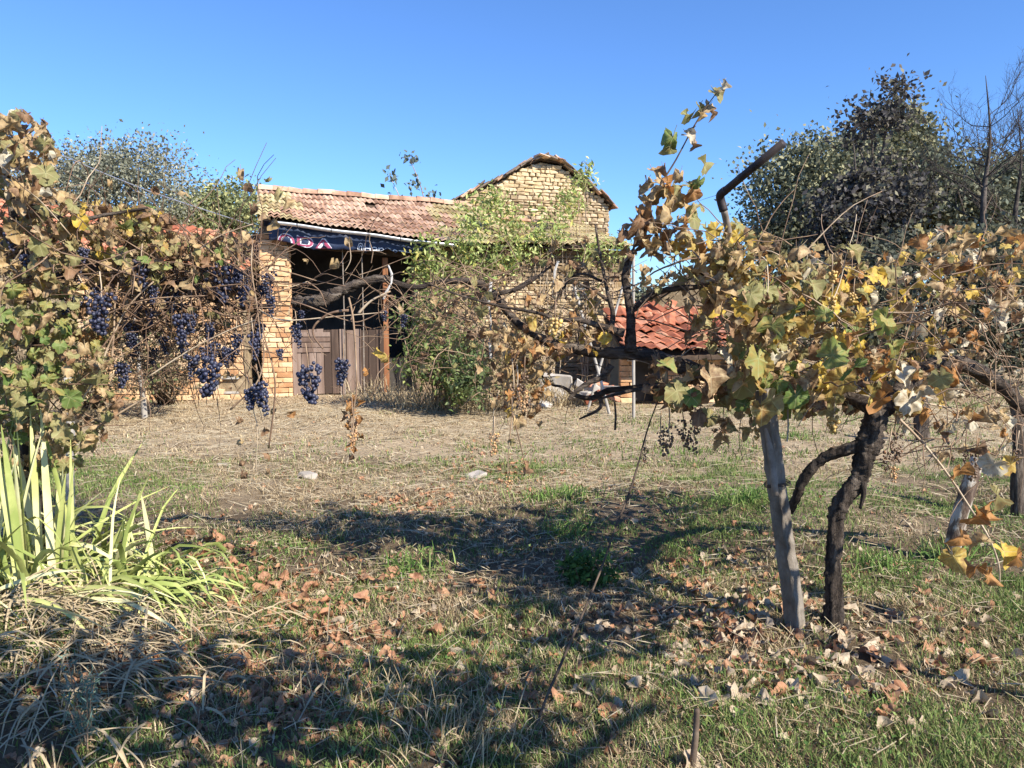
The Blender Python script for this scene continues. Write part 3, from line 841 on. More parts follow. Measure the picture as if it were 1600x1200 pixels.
# ================================================================== VEGETATION
def leaf_shape(seed, n=30, curl=0.0, droop=0.0, fold=0.0, wave=.06, petiole=.45):
    """lobed vine leaf about 1 unit long, petiole at the origin, tip along +Y, face +Z"""
    r = random.Random(seed)
    th = np.linspace(-math.radians(168), math.radians(168), n)
    rad = .43 + .125 * np.abs(np.cos(2.5 * th)) ** .8
    rad *= np.where(np.abs(th) < .65, 1.12, 1.0) * np.where(np.abs(th) > 2.1, .82, 1.0)
    rad *= np.array([1 + r.gauss(0, .06) + (.055 if i % 2 else -.055) for i in range(n)])
    V = [(0, 0)]
    for i in range(n): V.append((.55 * rad[i] * math.sin(th[i]), .55 * rad[i] * math.cos(th[i])))
    for i in range(n): V.append((rad[i] * math.sin(th[i]), rad[i] * math.cos(th[i])))
    uv = np.array(V)
    x = uv[:, 0].copy(); y = uv[:, 1].copy(); ang = np.arctan2(x, y); rr = np.hypot(x, y)
    ph = r.uniform(0, 6.28)
    z = fold * np.abs(x) + wave * np.sin(3 * ang + ph) * rr * 1.6 + wave * .8 * np.sin(7 * ang + ph * 2) * rr + np.array([r.gauss(0, .022) for _ in x])
    if curl:      # roll about the midrib
        k = curl; nx_ = np.sin(k * x) / k; z = z * np.cos(k * x) + (1 - np.cos(k * x)) / k; x = nx_
    if droop:     # bend down along the midrib
        k = droop; yy = y.copy(); y = np.sin(k * yy) / k - z * np.sin(k * yy) * .5; z = z * np.cos(k * yy) - (1 - np.cos(k * yy)) / k
    P = np.stack([x, y, z], 1)
    F = []
    for i in range(n - 1):
        F.append((0, 1 + i + 1, 1 + i)); a = 1 + i; b_ = 1 + n + i
        F.append((a, a + 1, b_ + 1)); F.append((a, b_ + 1, b_))
    if petiole:
        m = len(P); q = .018
        ex = [(q, 0, 0), (-q, 0, 0), (0, 0, -q), (q * .8, -petiole * .5, .05), (-q * .8, -petiole * .5, .05), (0, -petiole * .5, .02), (q * .6, -petiole, .16), (-q * .6, -petiole, .16), (0, -petiole, .13)]
        P = np.concatenate([P, ex]); uv = np.concatenate([uv, [(0, 0)] * 9])
        for s_ in (0, 3):
            for k in range(3):
                a, b_ = m + s_ + k, m + s_ + (k + 1) % 3
                F.append((a, b_, b_ + 3)); F.append((a, b_ + 3, a + 3))
    return P, np.array(F), uv

LEAF = [leaf_shape(1, wave=.07, fold=.12, droop=.7), leaf_shape(2, wave=.13, fold=.25, droop=1.2), leaf_shape(3, wave=.12, curl=1.8, droop=1.0),
        leaf_shape(4, wave=.15, curl=3.2, droop=1.6), leaf_shape(5, wave=.2, curl=4.6, droop=2.0), leaf_shape(6, wave=.2, fold=.8, droop=2.2),
        leaf_shape(7, wave=.22, curl=-3.2, droop=2.6), leaf_shape(8, wave=.09, fold=-.15, droop=.5)]
FRESH = [0, 1, 2, 7, 1, 5]; DRY = [3, 4, 5, 6, 3, 4, 2]
_leafcache = {}
def leaf_me(shape, mat):
    k = (shape, mat)
    if k not in _leafcache:
        P, F_, uv = LEAF[shape]
        _leafcache[k] = mesh('leaf', P, F_, M[mat], True, uv, np.zeros(len(P)))
    return _leafcache[k]

def leaf_frame(size, facing=.6, down=.75):
    """random hanging pose: tip mostly down, face towards camera / sun / sky"""
    d = Vector((random.gauss(0, .5), random.gauss(0, .45), -down + random.gauss(0, .45))).normalized()
    n = Vector((random.gauss(.5, .5), random.gauss(-.65 * facing / .6, .5), random.gauss(.55, .45)))
    n = (n - d * n.dot(d)).normalized()
    x = d.cross(n)
    return Matrix((x, d, n)).transposed().to_4x4() @ Matrix.Diagonal((size, size, size * random.uniform(.8, 1.2), 1))

def pickw(w):
    t = random.random() * sum(w.values())
    for k, v in w.items():
        t -= v
        if t <= 0: return k
    return k

FRESHSET = {'green', 'yellow', 'olive'}
def vine_leaves(root, spots, limit=290, name='leaf'):
    """spots: (pos, size, mat, shape or None, frame or None); the largest become single parts"""
    spots = sorted(spots, key=lambda s: -s[1] / max(s[0][1], .5))
    rl_ = Vector(root.location)
    acc = {}
    for i, (p, size, mat, sh, fr_) in enumerate(spots):
        if sh is None: sh = random.choice(FRESH if mat in FRESHSET and random.random() < .75 else DRY)
        Mx = Matrix.Translation(Vector(p) - rl_) @ (fr_ if fr_ is not None else leaf_frame(size))
        if i < limit: link(name, leaf_me(sh, mat), root, mat4=Mx)
        else: acc.setdefault(mat, []).append((sh, Mx))
    for mat, L in acc.items():
        VV = []; FF = []; UV = []; RN = []; n = 0
        for sh, Mx in L:
            P, F_, uv = LEAF[sh]; A = np.array(Mx)
            VV.append(P @ A[:3, :3].T + A[:3, 3]); FF.append(F_ + n); UV.append(uv); RN.append(np.full(len(P), random.random())); n += len(P)
        o = link('leaves', mesh('leaves', np.concatenate(VV), np.concatenate(FF), M[mat], True, np.concatenate(UV), np.concatenate(RN)), root)
        tag(o, kind='stuff')

def ell_leaves(E):
    out = []
    for cx, cy, rx, ry, y0, y1, n, w, size in E:
        for _ in range(int(n * (1.1 if cx < 700 else 1.0 if cx < 1330 else .72))):
            a = random.uniform(0, 6.283); r = math.sqrt(random.random()) * random.choice((1, 1, 1, 1.15))
            p = at(cx + rx * r * math.cos(a), cy + ry * r * math.sin(a), random.uniform(y0, y1))
            out.append((p, size * random.choice((.45, .55, .66, .78, .9, 1.05)), pickw(w), None, None))
    return out

def cane_pts(p, d, length, n=9, wob=.25, grav=.1):
    P = [Vector(p)]; d = Vector(d).normalized()
    for i in range(n - 1):
        d = (d + Vector((random.gauss(0, wob), random.gauss(0, wob), random.gauss(0, wob) - grav))).normalized()
        P.append(P[-1] + d * (length / (n - 1)))
    return P

def random_canes(root, E, name='canes', mat='cane', single=25):
    rl_ = Vector(root.location); mb_ = MB(); k = 0
    for cx, cy, rx, ry, y0, y1, n, lmin, lmax, r0 in E:
        for _ in range(n):
            p = at(cx + random.uniform(-rx, rx), cy + random.uniform(-ry, ry), random.uniform(y0, y1)) - rl_
            d = (random.gauss(0, 1), random.gauss(0, .35), random.gauss(.15, .7))
            L = random.uniform(lmin, lmax); nn = random.choice((6, 8, 10))
            P = cane_pts(p, d, L, nn, .22, random.choice((-.05, .05, .18)))
            R = np.linspace(r0 * random.uniform(.7, 1.3), r0 * .4, nn)
            if k < single:
                b_ = MB(); b_.tube(P, R, 5, res=2); b_.build('cane', M[mat], root, True)
            else: mb_.tube(P, R, 4, cap=False)
            k += 1
    if mb_.n: tag(mb_.build(name, M[mat], root, True), kind='stuff')

def limb(root, name, pts, rads, mat='bark', seg=12, gnarl=.16, res=6, twist=.12):
    rl_ = Vector(root.location)
    b_ = MB(); b_.tube([Vector(p) - rl_ for p in pts], rads, seg, gnarl, twist, True, res)
    return b_.build(name, M[mat], root, True)

def PX(L, Y=4.1):
    return [at(a[0], a[1], a[2] if len(a) > 2 else Y) for a in L]

# ------------------------------------------------------------------ grape bunches
ico = bmesh.new(); bmesh.ops.create_icosphere(ico, subdivisions=2, radius=1.0)
ICO_V = np.array([tuple(v.co) for v in ico.verts]); ICO_F = np.array([[v.index for v in f.verts] for f in ico.faces]); ico.free()
def bunch_mesh(name, seed, n, L, W, r, mat, shrivel=0.0):
    rr = np.random.default_rng(seed)
    pts = []
    tries = 0
    while len(pts) < n and tries < 6000:
        tries += 1
        t = rr.random() ** .8; w = W * (1 - .72 * t) * (1 if t > .08 else .7)
        a = rr.uniform(0, 6.283); q = math.sqrt(rr.random()) * w
        sh = .35 * W * math.sin(seed + t * 3)
        p = np.array((q * math.cos(a) + sh * t, q * math.sin(a), -.03 - L * t))
        if all(np.linalg.norm(p - o) > r * 1.55 for o in pts): pts.append(p)
    VV = []; FF = []; RN = []; k = 0
    for p in pts:
        s = r * rr.uniform(.82, 1.12) * (1 if not shrivel else rr.uniform(.5, 1))
        v = ICO_V * s * np.array((1, 1, rr.uniform(.98, 1.15)))
        if shrivel: v = v * (1 + rr.normal(0, shrivel, (len(v), 1)))
        VV.append(v + p); FF.append(ICO_F + k); RN.append(np.full(len(v), rr.random())); k += len(v)
    nb_ = sum(len(f) for f in FF)
    SV, SF = tube_geo([(0, 0, .06), (0.004, 0, 0), (0.0, 0, -L * .4), (.35 * W * .5, 0, -L * .8)], [.003, .003, .0025, .0015], 4)
    quads = []
    for f in SF:
        for j in range(1, len(f) - 1): quads.append((f[0], f[j], f[j + 1]))
    FF.append(np.array(quads) + k); VV.append(SV); RN.append(np.zeros(len(SV)))
    mi = [0] * nb_ + [1] * len(quads)
    return mesh(name, np.concatenate(VV), np.concatenate(FF), [M[mat], M['cane']], True, None, np.concatenate(RN), None, mi)
B_BLUE = [bunch_mesh('grape_bunch', s, n, L, W, .0092, 'grape') for s, n, L, W in ((1, 62, .15, .055), (2, 46, .12, .045), (3, 80, .17, .065), (4, 34, .10, .036), (5, 54, .16, .042))]
B_AMB = [bunch_mesh('grape_bunch', s, n, L, W, .0095, 'grape_amber') for s, n, L, W in ((11, 22, .08, .035), (12, 14, .06, .03))]
B_DRY = [bunch_mesh('grape_bunch', s, n, L, W, .0075, 'grape_dry', .12) for s, n, L, W in ((21, 40, .13, .045), (22, 30, .10, .04), (23, 26, .12, .03))]
B_TAN = [bunch_mesh('grape_bunch', s, n, L, W, .0085, 'grape_tan', .10) for s, n, L, W in ((31, 34, .12, .035), (32, 24, .09, .035))]
def bunch(me, px, py, Y, scale, label, group, tilt=0.08):
    """px,py is the bunch's top"""
    o = link('grape_bunch', me)
    o.matrix_world = Matrix.Translation(at(px, py, Y)) @ Matrix.Rotation(random.uniform(0, 6.28), 4, 'Z') @ Matrix.Rotation(random.gauss(0, tilt), 4, 'X') @ Matrix.Scale(scale, 4)
    tag(o, label, 'grapes', group)
    return o

# ------------------------------------------------------------------ near right vine (trunk, arms, cordons, leaves)
vb = ground(1303, 990)
VR = empty('grapevine', tuple(vb))
tag(VR, 'gnarled grapevine with twisted bare trunk and yellowing leaves beside the concrete post', 'grapevine')
yb = vb[1]
T = [vb + Vector((0.0, 0, -.08)), *PX([(1304, 950), (1302, 900), (1304, 850), (1306, 810), (1320, 775), (1343, 745), (1352, 715), (1360, 690), (1366, 662), (1372, 630)], yb + .02)]
limb(VR, 'trunk', T, [.062, .044, .037, .035, .036, .040, .040, .046, .056, .050, .042, .036], 'bark', 26, .26, 9)
limb(VR, 'arm', PX([(1362, 690, yb + .02), (1320, 702, yb + .05), (1285, 718, yb + .1), (1258, 745, yb + .14), (1243, 780, yb + .2), (1236, 800, yb + .25)]), [.036, .029, .026, .025, .022, .016], 'bark', 12, .24, 7)
limb(VR, 'spur', PX([(1346, 745, yb), (1350, 770, yb - .02), (1344, 795, yb - .02)]), [.02, .013, .007], 'bark', 8, .2, 4)
limb(VR, 'cordon', PX([(1372, 640, yb + .02), (1320, 622, 4.0), (1250, 612, 4.1), (1160, 602, 4.15), (1100, 585, 4.2), (1060, 570, 4.2), (1020, 558, 4.2), (985, 553, 4.2), (930, 549, 4.2), (895, 543, 4.2), (862, 538, 4.2)]),
     [.040, .038, .036, .036, .040, .042, .038, .036, .030, .028, .030], 'bark_h', 14, .2, 6)
limb(VR, 'cordon', PX([(868, 540, 4.2), (845, 528, 4.22), (818, 512, 4.25), (795, 490, 4.28), (775, 464, 4.3), (755, 446, 4.32), (730, 439, 4.33), (690, 441, 4.35), (650, 449, 4.4), (612, 440, 4.4)]),
     [.028, .023, .021, .021, .022, .021, .019, .016, .015, .016], 'bark_h', 12, .14, 6)
limb(VR, 'cordon', PX([(614, 440, 4.4), (595, 436, 4.4), (565, 441, 4.4), (540, 452, 4.38), (520, 462, 4.36), (495, 470, 4.34), (470, 472, 4.33), (455, 470, 4.32)]),
     [.016, .021, .023, .026, .033, .035, .031, .02], 'bark_h', 14, .34, 6)
limb(VR, 'cordon', PX([(1380, 640, yb + .05), (1420, 600, 4.1), (1462, 568, 4.3), (1510, 572, 4.5), (1560, 600, 4.6), (1600, 640, 4.7), (1660, 690, 4.8)]), [.045, .04, .04, .042, .042, .04, .035], 'bark_h', 12, .2, 6)
for pts, r in [([(985, 550), (986, 520), (985, 490), (980, 460), (976, 430), (984, 400)], (.034, .028, .024, .022, .018, .012)),
               ([(986, 486), (1005, 470), (1030, 456), (1062, 450), (1100, 446), (1140, 430)], (.02, .019, .017, .016, .014, .008)),
               ([(955, 515), (958, 490), (950, 460), (944, 430), (938, 400), (930, 350)], (.018, .014, .011, .009, .008, .005)),
               ([(975, 520), (945, 512), (905, 500), (870, 500), (845, 490), (780, 478), (720, 462), (660, 440)], (.026, .02, .013, .011, .009, .007, .005, .004)),
               ([(950, 470), (930, 455), (905, 443)], (.01, .009, .006)),
               ([(940, 440), (912, 428), (890, 436), (870, 470), (850, 500)], (.008, .007, .006, .005, .004)),
               ([(955, 570), (942, 588), (920, 598), (900, 612), (888, 625)], (.02, .018, .015, .012, .008)),
               ([(1030, 600), (985, 606), (950, 610), (925, 622), (900, 618), (880, 605), (860, 600), (840, 580)], (.014, .016, .018, .016, .012, .008, .006, .004)),
               ([(930, 612), (940, 630), (932, 642), (905, 655)], (.012, .012, .009, .005)),
               ([(1080, 595), (1030, 603), (980, 612), (940, 622)], (.01, .012, .010, .006)),
               ([(960, 625), (962, 650), (961, 672)], (.005, .006, .007)),
               ([(840, 430), (805, 452), (780, 458)], (.008, .012, .012)), ([(862, 415), (830, 440), (800, 455)], (.006, .008, .01))]:
    limb(VR, 'branch', PX(pts, random.uniform(4.12, 4.3)), r, 'bark_h', 9, .16, 5)
# tall shoot
limb(VR, 'shoot', PX([(982, 430), (992, 380), (1004, 340), (1030, 292), (1056, 250), (1080, 205), (1100, 172), (1122, 142)], 4.1), [.008, .007, .006, .005, .0045, .004, .0035, .002], 'canedark', 6, .05, 5)
SHOOT = [(1128, 134, 'pale', .085), (1118, 145, 'olive', .08), (1108, 165, 'tan', .07), (1112, 178, 'brown', .06), (1092, 170, 'olive', .08), (1073, 180, 'olive', .085), (1095, 180, 'tan', .06), (1082, 205, 'tan', .06),
         (1052, 214, 'green', .11), (1046, 230, 'olive', .08), (1076, 212, 'pale', .08), (1084, 225, 'brown', .06), (1022, 268, 'tan', .08), (1010, 285, 'tan', .08), (1036, 262, 'brown', .06), (1063, 272, 'tan', .075),
         (1100, 256, 'olive', .10), (1090, 285, 'green', .09), (1078, 290, 'olive', .09), (1045, 292, 'orange', .13), (1050, 305, 'tan', .14), (1082, 300, 'orange', .10), (1030, 310, 'tan', .10), (1048, 335, 'tan', .11),
         (1068, 350, 'orange', .09), (1072, 362, 'tan', .08), (1000, 340, 'brown', .11), (990, 352, 'brown', .10), (1010, 348, 'orange', .10), (975, 362, 'brown', .09), (1005, 372, 'orange', .10), (1025, 350, 'tan', .09), (1030, 372, 'tan', .09), (1035, 395, 'tan', .09), (990, 385, 'brown', .08), (1062, 380, 'tan', .07)]
RIGHT_E = [
    (1180, 470, 105, 95, 3.75, 4.5, 130, {'tan': 4, 'olive': 2.6, 'yellow': 3.2, 'green': .8, 'brown': 1, 'pale': .6}, .12),
    (1150, 405, 45, 45, 3.65, 3.9, 55, {'olive': 3, 'tan': 4, 'brown': 1.2, 'yellow': 1}, .10), (1185, 530, 40, 80, 3.6, 3.85, 55, {'olive': 3, 'tan': 4, 'brown': 1.5, 'yellow': 1, 'green': 1}, .12),
    (1150, 390, 60, 40, 3.9, 4.4, 40, {'olive': 3, 'tan': 3, 'orange': 1.5, 'yellow': 1}, .10),
    (1280, 540, 120, 95, 3.7, 4.5, 130, {'green': 1.8, 'olive': 3, 'yellow': 3, 'tan': 3.4, 'brown': 1, 'pale': .8}, .13),
    (1290, 430, 90, 45, 3.9, 4.7, 70, {'tan': 3, 'olive': 2, 'orange': 1.2, 'yellow': 1, 'green': .7}, .11),
    (1400, 490, 110, 95, 3.9, 4.9, 150, {'tan': 4, 'orange': 1.6, 'brown': 1, 'yellow': 2.2, 'olive': 1.4, 'pale': 1.4}, .105),
    (1500, 440, 120, 80, 4.0, 5.2, 170, {'tan': 4.5, 'orange': 1.4, 'brown': 1, 'yellow': 2, 'pale': 1.6}, .10),
    (1480, 385, 80, 35, 4.0, 5.0, 50, {'yellow': 2.2, 'tan': 3, 'olive': 1}, .10),
    (1570, 400, 50, 40, 4.0, 5.0, 40, {'tan': 3, 'orange': 1.4, 'olive': 1}, .10),
    (1400, 605, 110, 42, 3.7, 4.4, 75, {'orange': 2.4, 'tan': 2.4, 'olive': 2, 'yellow': 1, 'brown': 1, 'pale': 1}, .13),
    (1220, 610, 80, 45, 3.7, 4.2, 50, {'olive': 3, 'tan': 2.5, 'green': 1.6, 'brown': 1}, .13),
    (1110, 610, 55, 45, 3.8, 4.2, 40, {'tan': 2.5, 'olive': 2, 'brown': 2}, .13),
    (1050, 600, 45, 40, 3.9, 4.3, 26, {'brown': 2.5, 'orange': 1.4, 'olive': 1, 'tan': 1}, .11),
    (1560, 560, 80, 90, 4.0, 5.2, 85, {'tan': 3, 'brown': 2.4, 'orange': 1, 'pale': 1.5}, .085),
    (1500, 680, 90, 40, 3.9, 4.8, 45, {'tan': 3, 'brown': 1.6, 'orange': 1.5, 'pale': 1}, .105),
    (1140, 660, 40, 35, 3.8, 4.2, 14, {'tan': 2, 'olive': 1}, .10),
    (1045, 320, 45, 38, 4.0, 4.2, 26, {'tan': 3, 'orange': 1.5, 'olive': 1.4}, .10), (1010, 370, 45, 35, 4.0, 4.2, 26, {'brown': 1.6, 'tan': 3, 'orange': 1.4}, .10), (1085, 400, 40, 35, 4.0, 4.3, 26, {'tan': 3, 'olive': 2, 'yellow': 1}, .10), (860, 530, 90, 35, 4.0, 4.3, 60, {'tan': 3.4, 'brown': 1.6, 'yellow': 1, 'orange': 1}, .085), (815, 600, 45, 60, 4.0, 4.3, 40, {'tan': 3, 'brown': 1.4, 'orange': 1, 'yellow': .6}, .085), (700, 470, 80, 40, 4.1, 4.5, 36, {'tan': 3, 'brown': 2, 'olive': 1}, .07),
    (805, 545, 55, 45, 4.1, 4.5, 40, {'tan': 3.5, 'brown': 2, 'olive': 1.5, 'orange': 1, 'pale': .8}, .085),
    (820, 610, 35, 50, 4.0, 4.3, 24, {'tan': 2, 'brown': 2, 'orange': 1.4}, .075),
    (880, 500, 70, 50, 4.1, 4.5, 40, {'tan': 3, 'orange': 1.2, 'yellow': .8, 'brown': 1.6}, .075),
    (860, 410, 80, 50, 4.1, 4.5, 24, {'brown': 2, 'tan': 2, 'olive': 2}, .085),
    (930, 440, 50, 60, 4.1, 4.5, 26, {'tan': 2.6, 'yellow': .8, 'brown': 1.4, 'olive': 1}, .075),
    (1040, 430, 40, 50, 4.1, 4.5, 26, {'tan': 3, 'olive': 2}, .085),
    (735, 490, 60, 50, 4.2, 4.6, 40, {'tan': 2, 'brown': 2.4, 'olive': 1}, .065), (800, 570, 60, 60, 4.1, 4.5, 60, {'tan': 3, 'brown': 2, 'pale': 1, 'olive': 1}, .06), (690, 540, 50, 50, 4.3, 4.7, 24, {'olive': 2, 'brown': 2}, .055)]
spots = ell_leaves(RIGHT_E)
for px, py, m_, sz in SHOOT: spots.append((at(px, py, random.uniform(4.03, 4.15)), sz * 1.18, m_, random.choice(DRY), None))
# prominent leaves seen one by one
for px, py, m_, sz in [(1300, 555, 'green', .17), (1335, 575, 'green', .16), (1318, 592, 'yellow', .15), (1185, 560, 'green', .18), (1205, 510, 'green', .15), (1240, 485, 'green', .13), (1155, 485, 'yellow', .16), (1205, 625, 'olive', .16), (1190, 640, 'yellow', .14),
                       (1160, 600, 'olive', .16), (1270, 445, 'olive', .12), (1440, 620, 'pale', .15), (1420, 625, 'pale', .14), (1375, 625, 'orange', .14), (1360, 615, 'yellow', .13), (1470, 590, 'olive', .12), (1500, 735, 'orange', .14), (1545, 800, 'orange', .16), (1525, 805, 'orange', .15),
                       (1490, 870, 'yellow', .15), (1500, 838, 'orange', .13), (1532, 848, 'tan', .15), (1523, 885, 'orange', .15), (1545, 900, 'orange', .11), (1568, 862, 'yellow', .14), (1558, 775, 'olive', .15), (1552, 725, 'pale', .14), (1580, 725, 'yellow', .13), (1588, 870, 'orange', .12), (1040, 570, 'green', .11), (1080, 620, 'green', .11),
                       (1110, 590, 'tan', .17), (1100, 610, 'brown', .14), (1120, 460, 'tan', .12), (1290, 490, 'green', .10), (1385, 500, 'green', .10), (1335, 525, 'orange', .12), (1475, 540, 'orange', .10)]:
    spots.append((at(px, py, random.uniform(3.55, 3.75)), sz * .94, m_, random.choice((0, 1, 1, 2, 2)) if m_ in ('green', 'yellow', 'olive', 'pale') else random.choice((2, 3, 5)), None))
# hanging dry sprays
for px, py, m_, sz in [(551, 622, 'orange', .07), (545, 632, 'orange', .07), (560, 628, 'orange', .06), (537, 648, 'brown', .07), (552, 645, 'orange', .07), (560, 655, 'orange', .06), (547, 665, 'orange', .06), (554, 675, 'orange', .06), (562, 682, 'orange', .06), (548, 690, 'orange', .07), (553, 703, 'orange', .07), (549, 714, 'brown', .05),
                       (372, 657, 'brown', .06), (414, 672, 'brown', .06), (377, 690, 'tan', .05), (420, 710, 'brown', .06), (377, 722, 'brown', .05), (380, 742, 'brown', .06), (418, 737, 'tan', .05), (425, 640, 'tan', .05), (455, 647, 'orange', .06),
                       (545, 378, 'tan', .07), (522, 412, 'tan', .08), (478, 408, 'tan', .045), (376, 268, 'tan', .08), (388, 292, 'brown', .06), (428, 348, 'tan', .09), (415, 340, 'tan', .07), (437, 300, 'olive', .09), (448, 315, 'tan', .08), (395, 325, 'brown', .07), (288, 300, 'tan', .07), (172, 285, 'tan', .06), (240, 295, 'brown', .06), (420, 280, 'olive', .05),
                       (820, 725, 'brown', .06), (822, 738, 'brown', .07), (800, 690, 'olive', .05), (830, 650, 'orange', .06), (845, 660, 'tan', .06), (795, 615, 'tan', .06), (590, 550, 'yellow', .09), (605, 560, 'yellow', .07), (575, 580, 'orange', .06)]:
    spots.append((at(px, py, random.uniform(4.1, 4.3)), sz, m_, random.choice(DRY), None))
vine_leaves(VR, spots, 298)
random_canes(VR, [(1180, 470, 110, 90, 3.8, 4.5, 50, .25, .8, .0045), (1290, 520, 120, 90, 3.8, 4.5, 45, .25, .8, .0045), (1420, 490, 120, 90, 3.9, 4.9, 50, .25, .8, .004), (1530, 540, 90, 130, 4, 5.2, 62, .25, .8, .004),
                  (1050, 470, 60, 90, 4.0, 4.4, 22, .2, .5, .0035), (870, 500, 110, 80, 4.1, 4.5, 60, .2, .6, .003), (720, 480, 60, 50, 4.2, 4.6, 110, .15, .45, .0028), (800, 570, 60, 60, 4.1, 4.5, 50, .15, .4, .0025), (650, 520, 50, 50, 4.2, 4.6, 30, .15, .4, .0025), (550, 470, 100, 60, 4.2, 4.5, 32, .2, .5, .0028), (1500, 680, 100, 40, 4, 4.8, 25, .3, .7, .004)])
for pts, r in [([(455, 470), (480, 478), (540, 500), (570, 500), (620, 470), (650, 440)], .004), ([(545, 465), (552, 500), (556, 560), (557, 610), (553, 640), (551, 700)], .006), ([(545, 485), (515, 490), (492, 508), (490, 525), (505, 545)], .008),
               ([(560, 490), (580, 470), (610, 455)], .008), ([(425, 420), (460, 428), (500, 440), (540, 447)], .004), ([(480, 440), (500, 455), (510, 480)], .004), ([(545, 378), (548, 405), (538, 425)], .003), ([(797, 600), (800, 640), (795, 700), (793, 745)], .0045),
               ([(800, 645), (812, 690), (820, 725)], .004), ([(800, 560), (803, 600), (800, 645)], .004), ([(780, 610), (772, 640), (770, 680)], .003), ([(395, 600), (396, 640), (402, 670), (400, 740)], .003), ([(1400, 650), (1440, 690), (1480, 740), (1520, 800), (1545, 840), (1560, 880), (1562, 910)], .0075),
               ([(1545, 835), (1570, 850), (1610, 880)], .005), ([(1340, 600), (1420, 625), (1500, 640), (1600, 665)], .006), ([(1110, 470), (1140, 530), (1155, 600)], .006), ([(1095, 440), (1130, 500), (1180, 560)], .005), ([(560, 430), (590, 420), (640, 400)], .003),
               ([(395, 375), (393, 420), (402, 480), (408, 540)], .004), ([(400, 480), (440, 500), (520, 495), (600, 488)], .005), ([(410, 465), (445, 452), (480, 440)], .003)]:
    limb(VR, 'cane', PX(pts, random.uniform(4.05, 4.25)), np.linspace(r, r * .55, len(pts)), 'cane', 6, .08, 5)

# leaning cane rooted in the foreground grass
p0 = ground(818, 1188)
CN = empty('leaning_cane', tuple(p0))
tag(CN, 'long thin dark cane leaning from the grass up to the vine', 'cane')
limb(CN, 'stem', [p0 + Vector((0, 0, -.03)), at(850, 1100, 2.9), at(880, 1030, 3.05), at(935, 900, 3.4), at(960, 830, 3.6), at(985, 765, 3.75), at(1000, 715, 3.85), at(1012, 670, 3.95), at(1030, 620, 4.05)], [.007, .006, .006, .005, .005, .006, .005, .004, .003], 'canedark', 6, .1, 5)
limb(CN, 'twig', [at(975, 790, 3.7), at(990, 770, 3.75), at(1000, 760, 3.8)], [.003, .003, .002], 'canedark', 5, .1, 3)

# ------------------------------------------------------------------ left vine
lb = Vector((-2.75, 4.3, gzf(-2.75, 4.3)))
VL = empty('grapevine', tuple(lb))
tag(VL, 'dense grapevine hung with dark blue bunches and tan dried leaves above the broad-bladed clump', 'grapevine')
limb(VL, 'trunk', [lb + Vector((0, 0, -.06)), lb + Vector((.05, .02, .4)), lb + Vector((-.02, 0, .8)), lb + Vector((.04, 0, 1.2)), lb + Vector((.1, 0, 1.55))], [.05, .042, .04, .038, .035], 'bark', 12, .2, 6)
for pts, r in [([(60, 440, 4.3), (140, 420, 4.3), (230, 430, 4.3), (300, 455, 4.3), (370, 480, 4.3), (430, 478, 4.3)], (.035, .03, .026, .02, .016, .012)),
               ([(60, 440, 4.3), (30, 380, 4.3), (15, 300, 4.25), (0, 240, 4.2)], (.03, .024, .02, .012)),
               ([(20, 312, 4.1), (60, 325, 4.1), (110, 345, 4.1), (170, 335, 4.1), (230, 325, 4.1)], (.016, .015, .012, .009, .006))]:
    limb(VL, 'cordon', PX(pts), r, 'bark_h', 10, .2, 5)
